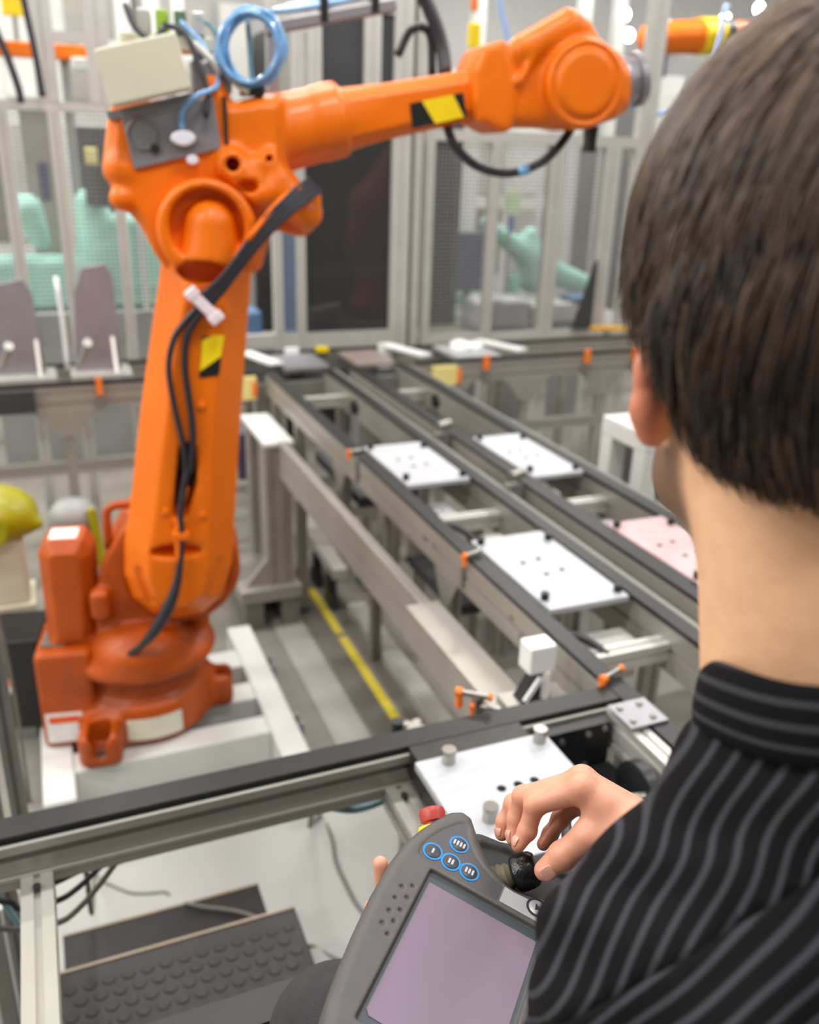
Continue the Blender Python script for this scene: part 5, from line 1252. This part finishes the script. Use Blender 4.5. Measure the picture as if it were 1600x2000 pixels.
s.cone(hd(0.096, 0, 0.005), hd(0.116, 0, -0.040), 0.008, 0.012, 0.012)
s.ell(hd(0.098, 0, -0.072), (0.010, 0.024, 0.006), 0.006, R=HR); s.ell(hd(0.096, 0, -0.084), (0.010, 0.021, 0.007), 0.006, R=HR); s.ell(hd(0.086, 0, -0.12), (0.018, 0.02, 0.016), 0.015, R=HR)
NB = np.array([0.362, 0.258, 1.63])
s.cone((0.360, 0.318, 1.85), NB, 0.058, 0.058, 0.03)
s.cone(hd(0.02, 0, -0.09), NB + (0.02, 0.05, 0.03), 0.045, 0.045, 0.03)
for q in (1, -1):
    s.cone(hd(-0.03, 0.036 * q, -0.06), NB + LF * 0.035 * q, 0.024, 0.030, 0.03)
# ears: shell tilted outward, rim, lobe
for q in (1, -1):
    ef = nrm(HF * 0.74 - LF * q * 0.50 - HU * 0.12); el = nrm(np.cross(HU, ef)); eu = np.cross(ef, el)
    ec = hd(-0.012, 0.083 * q, -0.050)
    s.ell(ec, (0.0185, 0.0065, 0.029), 0.006, R=(ef, el, eu))
    tip = lambda a, b: ec + ef * a + eu * b
    rim = [tip(0.016, 0.010), tip(0.010, 0.027), tip(-0.004, 0.031), tip(-0.017, 0.020), tip(-0.018, 0.0), tip(-0.011, -0.018)]
    for a, b_ in zip(rim[:-1], rim[1:]): s.cone(a, b_, 0.0048, 0.0048, 0.004)
    s.cone(tip(-0.006, -0.020), tip(0.004, -0.031), 0.0085, 0.0075, 0.008)
    s.ell(ec + ef * 0.0 + el * (0.0085 * (1 if np.dot(el, LF) * q > 0 else -1)), (0.011, 0.005, 0.018), 0.004, 'sub', R=(ef, el, eu))
V1, Q1 = s.mesh(); V1 = relax(V1, Q1, 2)
# --- right hand (on the joystick) and forearm
J = dict(wr=(0.428, 0.452, 1.423), el=(0.60, 0.345, 1.36),
         iM=(0.3800, 0.5040, 1.4560), iP=(0.3488, 0.5253, 1.4315), iD=(0.3410, 0.5213, 1.4093), iT=(0.3318, 0.5190, 1.3985),
         mM=(0.3903, 0.5190, 1.4510), mP=(0.3492, 0.5455, 1.4250), mD=(0.3428, 0.5434, 1.4035), mT=(0.3362, 0.5360, 1.3905),
         rM=(0.3990, 0.5290, 1.4380), rP=(0.3490, 0.5590, 1.4060), rD=(0.3400, 0.5580, 1.3890), rT=(0.3352, 0.5535, 1.3805),
         lM=(0.4040, 0.5320, 1.4200), lP=(0.3857, 0.5373, 1.3960), lD=(0.3745, 0.5345, 1.3840), lT=(0.3660, 0.5317, 1.3775),
         tC=(0.4080, 0.4660, 1.4320), tM=(0.3760, 0.4830, 1.4240), tI=(0.3580, 0.4900, 1.4035), tT=(0.3432, 0.4925, 1.3900))
J = {k: np.array(v) for k, v in J.items()}
s = SDF((0.312, 0.43, 1.355), (0.475, 0.585, 1.49), 0.00135)
for f, r0 in (('i', 0.0118), ('m', 0.0122), ('r', 0.0115), ('l', 0.0105)):
    s.cone(J['wr'], J[f + 'M'], 0.021, r0, 0.014)
def finger(f, r):
    s.cone(J[f + 'M'], J[f + 'P'], r[0], r[1], 0.006); s.cone(J[f + 'P'], J[f + 'D'], r[1] * 0.98, r[2], 0.003); s.cone(J[f + 'D'], J[f + 'T'], r[2], r[3], 0.003)
    s.ell(J[f + 'P'], (r[1] * 1.06,) * 3, 0.004); s.ell(J[f + 'D'], (r[2] * 1.04,) * 3, 0.003)
finger('i', (0.0112, 0.0088, 0.0078, 0.0064)); finger('m', (0.0112, 0.0090, 0.0080, 0.0066)); finger('r', (0.0105, 0.0086, 0.0076, 0.0064)); finger('l', (0.0095, 0.0076, 0.0068, 0.0058))
s.cone(J['wr'], J['tC'], 0.022, 0.019, 0.012); s.cone(J['tC'], J['tM'], 0.0185, 0.0132, 0.012)
s.cone(J['tM'], J['tI'], 0.0128, 0.0110, 0.005); s.cone(J['tI'], J['tT'], 0.0112, 0.0088, 0.004); s.ell(J['tI'], (0.0116,) * 3, 0.004)
s.ell((J['tM'] + J['iM']) / 2 + (0.016, -0.006, -0.004), (0.014, 0.009, 0.016), 0.014)
s.cone((J['wr'] + J['lM']) / 2, J['lM'], 0.018, 0.0115, 0.012)
for f in 'imr':                                      # knuckle tendons
    s.ell(J[f + 'M'] + (0, 0, 0.004), (0.009, 0.009, 0.008), 0.006)
s.cone(J['wr'], J['el'], 0.024, 0.03, 0.012)
V2, Q2 = s.mesh(); V2 = relax(V2, Q2, 2)
# forearm continuing up inside the sleeve
s = SDF((0.42, 0.30, 1.30), (0.65, 0.48, 1.49), 0.006)
s.cone(J['wr'], J['el'], 0.026, 0.036)
V3, Q3 = s.mesh()
# --- left hand under the pendant
LW = np.array([0.215, 0.452, 1.322])
s = SDF((0.15, 0.40, 1.28), (0.36, 0.62, 1.40), 0.0024)
def pv(u, y, n): return np.array(pw(u, y, n))
pal = pv(20, -40, -50)
s.cone(LW, pal, 0.026, 0.020, 0.012); s.cone(pal, pv(0, -10, -50), 0.018, 0.015, 0.012)
for k, (t0, t1, t2) in enumerate([((2, -4, -48), (-30, -2, -42), (-44.5, 2, -14)), ((4, -22, -48), (-27, -22, -43), (-35, -22, -38)), ((6, -40, -48), (-22, -42, -43), (-32, -44, -39)), ((8, -58, -48), (-16, -62, -43), (-27, -64, -39))]):
    a, b_, c_ = pv(*t0), pv(*t1), pv(*t2)
    s.cone(pal, a, 0.017, 0.011, 0.01); s.cone(a, b_, 0.0095, 0.0085, 0.005); s.cone(b_, c_, 0.0083, 0.0068, 0.004)
s.cone(pal, pv(60, -60, -46), 0.016, 0.011, 0.01)
s.cone(LW, (0.20, 0.40, 1.31), 0.026, 0.028, 0.01)
V4, Q4 = s.mesh(); V4 = relax(V4, Q4, 1)
Vb = np.concatenate([V1, V2, V3, V4]); Qb = np.concatenate([Q1, Q2 + len(V1), Q3 + len(V1) + len(V2), Q4 + len(V1) + len(V2) + len(V3)])

def skin_mat():
    m = bpy.data.materials.new('skin'); m.use_nodes = True
    nt = m.node_tree; b = nt.nodes['Principled BSDF']
    b.inputs['Roughness'].default_value = 0.48
    b.inputs['Subsurface Weight'].default_value = 0.18
    b.inputs['Subsurface Radius'].default_value = (1.0, 0.35, 0.2); b.inputs['Subsurface Scale'].default_value = 0.004
    at = nt.nodes.new('ShaderNodeAttribute'); at.attribute_name = 'tint'
    nz = nt.nodes.new('ShaderNodeTexNoise'); nz.inputs['Scale'].default_value = 90; nz.inputs['Detail'].default_value = 5
    tc = nt.nodes.new('ShaderNodeTexCoord'); nt.links.new(tc.outputs['Object'], nz.inputs['Vector'])
    mx = nt.nodes.new('ShaderNodeMix'); mx.data_type = 'RGBA'; mx.blend_type = 'MULTIPLY'; mx.inputs['Factor'].default_value = 0.25
    rp = nt.nodes.new('ShaderNodeValToRGB'); rp.color_ramp.elements[0].position = 0.35; rp.color_ramp.elements[0].color = (0.72, 0.6, 0.55, 1); rp.color_ramp.elements[1].position = 0.65; rp.color_ramp.elements[1].color = (1, 1, 1, 1)
    nt.links.new(nz.outputs['Fac'], rp.inputs['Fac']); nt.links.new(at.outputs['Color'], mx.inputs['A']); nt.links.new(rp.outputs['Color'], mx.inputs['B']); nt.links.new(mx.outputs['Result'], b.inputs['Base Color'])
    n2 = nt.nodes.new('ShaderNodeTexNoise'); n2.inputs['Scale'].default_value = 500; nt.links.new(tc.outputs['Object'], n2.inputs['Vector'])
    bp = nt.nodes.new('ShaderNodeBump'); bp.inputs['Strength'].default_value = 0.12; bp.inputs['Distance'].default_value = 0.001
    nt.links.new(n2.outputs['Fac'], bp.inputs['Height']); nt.links.new(bp.outputs['Normal'], b.inputs['Normal'])
    return m
SKIN = skin_mat()
person = fast_mesh('person', Vb, Qb, SKIN)
tag(person, 'dark-haired person in a black striped shirt seated at right, seen from behind, working the joystick', 'person')
base = np.array(rgb(240, 188, 148)[:3]); red = np.array(rgb(222, 132, 104)[:3]); stub = np.array(rgb(104, 78, 62)[:3]); hand = np.array(rgb(216, 154, 126)[:3])
tint = np.tile(base, (len(Vb), 1))
d = Vb - HC; hf, hl, hu = d @ HF, d @ LF, d @ HU
n1 = len(V1)
def sm(x, a, b):
    t = np.clip((x - a) / (b - a), 0, 1); return t * t * (3 - 2 * t)
w = sm(np.abs(hl), 0.074, 0.084) * sm(hu, -0.10, -0.085) * sm(-hu, -0.03, 0.0); w[n1:] = 0
tint += (red - tint) * (w * 0.85)[:, None]
w = sm(hf, -0.020, -0.004) * sm(-hu, 0.055, 0.085) * sm(hu, -0.150, -0.125) * np.maximum(1 - sm(np.abs(hl), 0.070, 0.076), sm(-hu, 0.084, 0.090)); w[n1:] = 0
tint += (stub - tint) * (w * 0.9)[:, None]
hi = np.arange(len(Vb)) >= n1
tint[hi] = hand
for k in ('iT', 'mT', 'rT', 'lT', 'tT', 'iP', 'mP', 'rP', 'iM', 'mM'):
    g = np.exp(-((Vb - J[k]) ** 2).sum(1) / (2 * 0.009 ** 2)) * hi
    tint += (red * 1.0 - tint) * (g * 0.35)[:, None]
ca = person.data.attributes.new('tint', 'FLOAT_COLOR', 'POINT')
ca.data.foreach_set('color', np.concatenate([tint, np.ones((len(tint), 1))], 1).astype(np.float32).ravel())
# nails
NAIL = mat('fingernail', rgb(216, 160, 140), 0.25, 0.0, 0.04, 100, coat=0.3)
def nail(f, wd, ln, r, side):
    a = J[f + ('D' if f != 't' else 'I')]; t_ = J[f + 'T']; ax = nrm(t_ - a); out = np.array(side, float); out -= ax * (out @ ax); out = nrm(out); sdv = np.cross(ax, out)
    c_ = t_ - ax * (r * 0.30)
    b = MB(); vs = []; n = 8; mrow = 7
    for i in range(n + 1):
        vv = -1 + 2 * i / n
        for j_ in range(mrow + 1):
            uu = -1 + 2 * j_ / mrow
            w_ = wd * (1 - 0.22 * max(0, abs(vv)) ** 3)
            ang = uu * 0.85
            p = c_ + ax * (vv * ln * (1 - 0.15 * uu * uu)) + sdv * (w_ * math.sin(ang) / math.sin(0.85)) + out * (r * (math.cos(ang) * 0.30 + 0.745) - 0.0006 * vv * vv - 0.0012 * max(0, vv))
            vs.append(p)
    fs = [(i * (mrow + 1) + j_, i * (mrow + 1) + j_ + 1, (i + 1) * (mrow + 1) + j_ + 1, (i + 1) * (mrow + 1) + j_) for i in range(n) for j_ in range(mrow)]
    o = b.add(vs, fs).build('fingernail', NAIL, person, smooth=True)
    so = o.modifiers.new('thickness', 'SOLIDIFY'); so.thickness = 0.0007; so.offset = 0
    return o
camdir = lambda p: nrm(np.array([0, 0, 1.95]) - p)
nail('t', 0.0066, 0.0066, 0.0092, (-0.25, -0.75, 0.35)); nail('i', 0.0042, 0.0050, 0.0066, (-0.8, 0.1, 0.35)); nail('m', 0.0042, 0.0048, 0.0067, (-0.9, 0.1, 0.3)); nail('r', 0.0042, 0.0048, 0.0066, (-0.85, -0.1, 0.35))

# --- hair: a dense cap and combed strands over it
s = SDF((0.20, 0.16, 1.74), (0.56, 0.55, 2.08), 0.004)
s.ell(hd(-0.016, 0, 0.010), (0.116, 0.100, 0.113), 0, R=HR)
s.ell(hd(-0.058, 0, -0.030), (0.060, 0.078, 0.062), 0.03, R=HR)
s.ell(hd(-0.052, 0, -0.070), (0.052, 0.060, 0.034), 0.03, R=HR)
s.box(hd(0.090, 0, -0.11), (0.09, 0.14, 0.128), 0.02, 0.02, 'sub', R=HR)
for q in (1, -1):
    s.box(hd(0.026, 0.10 * q, -0.095), (0.058, 0.06, 0.078), 0.02, 0.02, 'sub', R=HR)
s.box(hd(-0.03, 0, -0.175), (0.12, 0.14, 0.078), 0.0, 0.02, 'sub', R=(nrm(HF + 0.35 * HU), LF, nrm(HU - 0.35 * HF)))
Vh, Qh = s.mesh(); Vh = relax(Vh, Qh, 3)
def hair_mat():
    m = bpy.data.materials.new('brown_hair'); m.use_nodes = True
    nt = m.node_tree; b = nt.nodes['Principled BSDF']
    b.inputs['Roughness'].default_value = 0.42; b.inputs['Specular IOR Level'].default_value = 0.35
    at = nt.nodes.new('ShaderNodeAttribute'); at.attribute_name = 'strand'
    rp = nt.nodes.new('ShaderNodeValToRGB'); rp.color_ramp.elements[0].color = rgb(26, 20, 17); rp.color_ramp.elements[1].color = rgb(118, 92, 72)
    nt.links.new(at.outputs['Fac'], rp.inputs['Fac']); nt.links.new(rp.outputs['Color'], b.inputs['Base Color'])
    return m
HAIR = hair_mat()
hair = fast_mesh('hair', Vh, Qh, HAIR, person)
# vertex normals
me = hair.data
vn = np.zeros(len(Vh) * 3, np.float32); me.vertices.foreach_get('normal', vn); vn = vn.reshape(-1, 3).astype(float)
at = me.attributes.new('strand', 'FLOAT', 'POINT'); at.data.foreach_set('value', np.full(len(Vh), 0.12, np.float32))
NS = 15000
pick = RNG.integers(0, len(Vh), NS)
P0 = Vh[pick] + RNG.normal(0, 0.002, (NS, 3)); Nn = vn[pick]
loc = P0 - HC; pf, pl_, pu = loc @ HF, loc @ LF, loc @ HU
en_ = np.outer((pf + 0.014) / 0.116 ** 2, HF) + np.outer(pl_ / 0.096 ** 2, LF) + np.outer((pu - 0.018) / 0.112 ** 2, HU)
en_ /= np.linalg.norm(en_, axis=1)[:, None]
good = ((en_ * Nn).sum(1) > 0.80) | ((pf < -0.03) & (Nn @ HF < 0.2) & (Nn @ HU > -0.75))
outside = ((pf + 0.012) / 0.09) ** 2 + (pl_ / 0.07) ** 2 + ((pu - 0.02) / 0.085) ** 2 > 1.0
outside &= good
P0, Nn, pf, pl_, pu = P0[outside], Nn[outside], pf[outside], pl_[outside], pu[outside]
NS = len(P0)
crown = hd(-0.075, -0.025, 0.100)
rad_ = P0 - crown
flow = rad_ / (np.linalg.norm(rad_, axis=1)[:, None] + 1e-6) + np.outer(np.full(NS, 0.55), -HU) + np.outer(np.full(NS, 0.30), HF)
swirl = np.cross(Nn, flow) * 0.25
clump = np.sin(P0 @ np.array([160.0, 90.0, 60.0]))[:, None] * 0.12
flow = flow + swirl + np.cross(Nn, flow) * clump + RNG.normal(0, 0.10, (NS, 3))
flow -= Nn * (flow * Nn).sum(1)[:, None]
flow /= np.linalg.norm(flow, axis=1)[:, None]
low = np.clip((pu + 0.11) / 0.10, 0, 1)
Ls = (0.012 + 0.030 * low) * RNG.uniform(0.7, 1.25, NS)
K = 5
lift = RNG.uniform(0.0, 0.007, NS) * (0.25 + 0.75 * low)
cur = 1.0 / 0.11
sidev = np.cross(Nn, flow)
wd_ = RNG.uniform(0.0005, 0.0011, NS)
VV = np.zeros((NS, K, 3, 3))
for i in range(K):
    t = i / (K - 1); L = Ls * t
    p = P0 + flow * L[:, None] + Nn * (lift * math.sin(min(1, t * 1.3) * PI * 0.5) + 0.0005 - 0.5 * cur * L * L * 0.85)[:, None]
    r = wd_ * (1 - 0.85 * t ** 2)
    lc = p - hd(-0.016, 0, 0.010); kk = np.sqrt((lc @ HF / 0.116) ** 2 + (lc @ LF / 0.100) ** 2 + (lc @ HU / 0.113) ** 2)
    up_half = (lc @ HU) > -0.02
    p = np.where((up_half & (kk > 1.055))[:, None], hd(-0.016, 0, 0.010) + lc * (1.055 / kk)[:, None], p)
    VV[:, i, 0] = p + sidev * r[:, None]; VV[:, i, 1] = p - sidev * r[:, None]; VV[:, i, 2] = p + Nn * (r * 1.1)[:, None]
base_i = (np.arange(NS) * K * 3)[:, None]
qs = []
for i in range(K - 1):
    for a, b_ in ((0, 2), (2, 1)):
        qs.append(np.stack([base_i[:, 0] + i * 3 + a, base_i[:, 0] + i * 3 + b_, base_i[:, 0] + (i + 1) * 3 + b_, base_i[:, 0] + (i + 1) * 3 + a], 1))
st_ = fast_mesh('hair_strands', VV.reshape(-1, 3), np.concatenate(qs), HAIR, hair)
st_['kind'] = 'stuff'
shade = np.clip(0.18 + 0.34 * np.sin(P0 @ np.array([210.0, 130.0, 85.0])) * 0.5 + RNG.normal(0, 0.16, NS) + 0.40 * np.clip((pu - 0.00) / 0.11, 0, 1), 0.0, 1.0)  # sheen on the upper strands is put into the colour; the rest varies
a_ = st_.data.attributes.new('strand', 'FLOAT', 'POINT'); a_.data.foreach_set('value', np.repeat(shade, K * 3).astype(np.float32))

# --- shirt
s = SDF((0.10, 0.02, 1.02), (0.72, 0.52, 1.73), 0.0055)
s.ell((0.365, 0.235, 1.47), (0.165, 0.112, 0.20), 0)
s.ell((0.37, 0.19, 1.24), (0.150, 0.125, 0.20), 0.05)
s.cone((0.285, 0.268, 1.55), (0.46, 0.268, 1.55), 0.058, 0.060, 0.04)
s.cone((0.349, 0.261, 1.648), (0.264, 0.269, 1.553), 0.064, 0.060, 0.015); s.cone((0.349, 0.261, 1.648), (0.46, 0.272, 1.56), 0.064, 0.058, 0.03)
s.ell((0.365, 0.205, 1.56), (0.13, 0.075, 0.11), 0.04)
s.cone((0.264, 0.269, 1.550), (0.206, 0.258, 1.30), 0.060, 0.048, 0.015); s.cone((0.206, 0.258, 1.30), (0.212, 0.440, 1.325), 0.048, 0.036, 0.02)
s.cone((0.475, 0.282, 1.555), (0.60, 0.345, 1.36), 0.064, 0.050, 0.03); s.cone((0.60, 0.345, 1.36), (0.445, 0.445, 1.415), 0.048, 0.037, 0.02)
s.cone((0.354, 0.235, 1.685), (0.352, 0.262, 1.655), 0.060, 0.066, 0.02)
s.cone((0.352, 0.262, 1.80), (0.354, 0.262, 1.715), 0.059, 0.059, 0.006, 'sub')
Vs, Qs = s.mesh(); Vs = relax(Vs, Qs, 3)
# soft folds in the cloth
fold = 0.0022 * np.sin(Vs @ np.array([70, 40, 95.0]) + 1.2 * np.sin(Vs @ np.array([20, 55, 15.0]))) + 0.0014 * np.sin(Vs @ np.array([-60, 120, 70.0]))
cen = np.array([0.36, 0.25, 1.45])
Vs = Vs + fold[:, None] * (Vs - cen) / np.linalg.norm(Vs - cen, axis=1)[:, None]
def shirt_mat():
    m = bpy.data.materials.new('striped_cloth'); m.use_nodes = True
    nt = m.node_tree; b = nt.nodes['Principled BSDF']; b.inputs['Roughness'].default_value = 0.85; b.inputs['Specular IOR Level'].default_value = 0.2
    at = nt.nodes.new('ShaderNodeAttribute'); at.attribute_name = 'stripe'
    fr = nt.nodes.new('ShaderNodeMath'); fr.operation = 'FRACT'; nt.links.new(at.outputs['Fac'], fr.inputs[0])
    rp = nt.nodes.new('ShaderNodeValToRGB'); e = rp.color_ramp.elements
    e[0].position = 0.30; e[0].color = rgb(10, 9, 11); e[1].position = 0.42; e[1].color = rgb(62, 62, 68)
    x = e.new(0.58); x.color = rgb(62, 62, 68); x = e.new(0.70); x.color = rgb(10, 9, 11)
    nt.links.new(fr.outputs[0], rp.inputs['Fac'])
    tc = nt.nodes.new('ShaderNodeTexCoord'); nz = nt.nodes.new('ShaderNodeTexNoise'); nz.inputs['Scale'].default_value = 700; nt.links.new(tc.outputs['Object'], nz.inputs['Vector'])
    bp = nt.nodes.new('ShaderNodeBump'); bp.inputs['Strength'].default_value = 0.35; bp.inputs['Distance'].default_value = 0.001
    nt.links.new(nz.outputs['Fac'], bp.inputs['Height']); nt.links.new(bp.outputs['Normal'], b.inputs['Normal'])
    nt.links.new(rp.outputs['Color'], b.inputs['Base Color'])
    return m
CLOTH = shirt_mat()
# the seam between back and left sleeve is a slanting plane; each side has its own stripe run
S0 = np.array([0.300, 0.222, 1.648]); S1 = np.array([0.214, 0.252, 1.567])
SN = nrm((-0.30, -0.62, 0.72)); seam_n = nrm(np.cross(S1 - S0, SN))
fc_ = Vs[Qs].mean(1)
sgn = (fc_ - S0) @ seam_n
if ((np.array([0.20, 0.30, 1.55]) - S0) @ seam_n) < 0: sgn = -sgn
slv = (sgn > 0) & (fc_[:, 0] < 0.345)
# keep only the largest connected patch as the sleeve, then straighten the seam
lab = np.arange(len(Vs))
for _ in range(400):
    q = Qs[slv]; mn = lab[q].min(1); old = lab.copy()
    for i in range(4): np.minimum.at(lab, q[:, i], mn)
    if (old == lab).all(): break
fl_ = lab[Qs[:, 0]]; ids, cn = np.unique(fl_[slv], return_counts=True)
slv &= fl_ == ids[cn.argmax()]
isS = np.zeros(len(Vs), bool); isS[Qs[slv].ravel()] = True
isB = np.zeros(len(Vs), bool); isB[Qs[~slv].ravel()] = True
dist = (Vs - S0) @ seam_n
ed_ = isS & isB & (np.abs(dist) < 0.008)
Vs[ed_] -= seam_n * dist[ed_][:, None]
back_dir = nrm(np.array([0.225, 0.206, 1.588]) - np.array([0.310, 0.200, 1.680])); wB = nrm(np.cross(back_dir, SN))
sl_dir = nrm(np.array([0.222, 0.270, 1.573]) - np.array([0.286, 0.290, 1.668])); wS = nrm(np.cross(sl_dir, SN))
def piece(name, mask, parent, coord):
    q = Qs[mask]; used = np.unique(q); mp = np.full(len(Vs), -1); mp[used] = np.arange(len(used))
    o = fast_mesh(name, Vs[used], mp[q], CLOTH, parent)
    c_ = coord(Vs[used])
    a = o.data.attributes.new('stripe', 'FLOAT', 'POINT'); a.data.foreach_set('value', c_.astype(np.float32))
    return o
wig = lambda p: 0.12 * np.sin(p @ np.array([30, 50, 40.0]))
shirt = piece('shirt', ~slv, person, lambda p: (p @ wB) / 0.0102 + wig(p) + 100)
slo = piece('sleeve', slv, shirt, lambda p: (p @ wS) / 0.0088 + 0.16 * np.sin(p @ np.array([55, 35, 60.0])) + 100)
for o in (shirt, slo):
    so = o.modifiers.new('thickness', 'SOLIDIFY'); so.thickness = 0.002; so.offset = -1
# collar: a soft stand-up band with stripes running round it
cc = np.array([0.352, 0.262]); nU, nV = 48, 10; vs = []; cs_v = []
prof = [(0.064, -0.030), (0.0675, -0.022), (0.0675, -0.008), (0.067, 0.002), (0.066, 0.009), (0.064, 0.0145), (0.0615, 0.0155), (0.0595, 0.013), (0.0595, 0.003), (0.060, -0.012)]
for (r, h) in prof:
    for i in range(nU):
        t = 2 * PI * i / nU
        x, y = math.cos(t), math.sin(t); r_ = r + 0.003
        tilt = -0.027 * (0.30 * x + y)                # higher at the back, toward the camera
        vs.append((cc[0] + r_ * x * 1.02, cc[1] + r_ * y * 1.04, 1.711 + tilt + h + 0.0015 * math.sin(5 * t)))
        cs_v.append(h / 0.0115 + 0.12 * math.sin(3 * t))
fs = [(k * nU + i, k * nU + (i + 1) % nU, ((k + 1) % len(prof)) * nU + (i + 1) % nU, ((k + 1) % len(prof)) * nU + i) for k in range(len(prof)) for i in range(nU)]
col_ = MB().add(vs, fs).build('collar', CLOTH, shirt, smooth=True)
a = col_.data.attributes.new('stripe', 'FLOAT', 'POINT'); a.data.foreach_set('value', (np.array(cs_v) + 100).astype(np.float32))
sb_ = col_.modifiers.new('soft', 'SUBSURF'); sb_.levels = 1; sb_.render_levels = 1
# --- trousers, shoes and the stool he sits on
s = SDF((0.04, -0.02, 0.55), (0.68, 0.76, 1.24), 0.008)
s.ell((0.375, 0.14, 1.13), (0.17, 0.13, 0.10), 0.0)
for (hx, kx, ax_) in ((0.30, 0.192, 0.20), (0.45, 0.50, 0.50)):
    s.cone((hx, 0.16, 1.125), (kx, 0.595, 1.135), 0.088, 0.066, 0.03); s.cone((kx, 0.595, 1.135), (ax_, 0.56, 0.66), 0.064, 0.046, 0.02)
tr = sdf_obj('trousers', s, mat('charcoal_cloth', rgb(52, 48, 50), 0.9, 0.0, 0.15, 60, 0.3, 500), person)
for x in (0.20, 0.50):
    s = SDF((x - 0.08, 0.45, 0.53), (x + 0.08, 0.80, 0.72), 0.007)
    s.cone((x, 0.55, 0.60), (x, 0.69, 0.585), 0.045, 0.042, 0.02); s.cone((x, 0.555, 0.60), (x, 0.555, 0.68), 0.045, 0.045, 0.02); s.box((x, 0.6, 0.53), (0.1, 0.3, 0.022), 0.0, 0.0, 'sub')
    sdf_obj('shoe', s, BLACK, person)
sl = thing('stool', 'tall stool hidden under the seated man', 'stool', (0.375, 0.14, 0))
MB().lathe((0.375, 0.10, 0.97), (0, 0, 1), [(0, 0.17), (0.03, 0.19), (0.055, 0.185), (0.062, 0.17)], 28).build('seat', BLACK, sl, auto=0.8)
for k in range(4):
    t = PI / 4 + k * PI / 2
    MB().cyl((0.375 + 0.13 * math.cos(t), 0.10 + 0.13 * math.sin(t), 0.97), (0.375 + 0.24 * math.cos(t), 0.10 + 0.24 * math.sin(t), 0.0), 0.014, 10).build('leg', STEEL, sl, auto=0.6)
MB().box(0.10, 0.60, 0.50, 0.72, 0.53, 0.55).build('footrest', DARKST, sl)
MB().box(0.33, 0.37, 0.22, 0.50, 0.53, 0.55).build('footrest_arm', DARKST, sl)
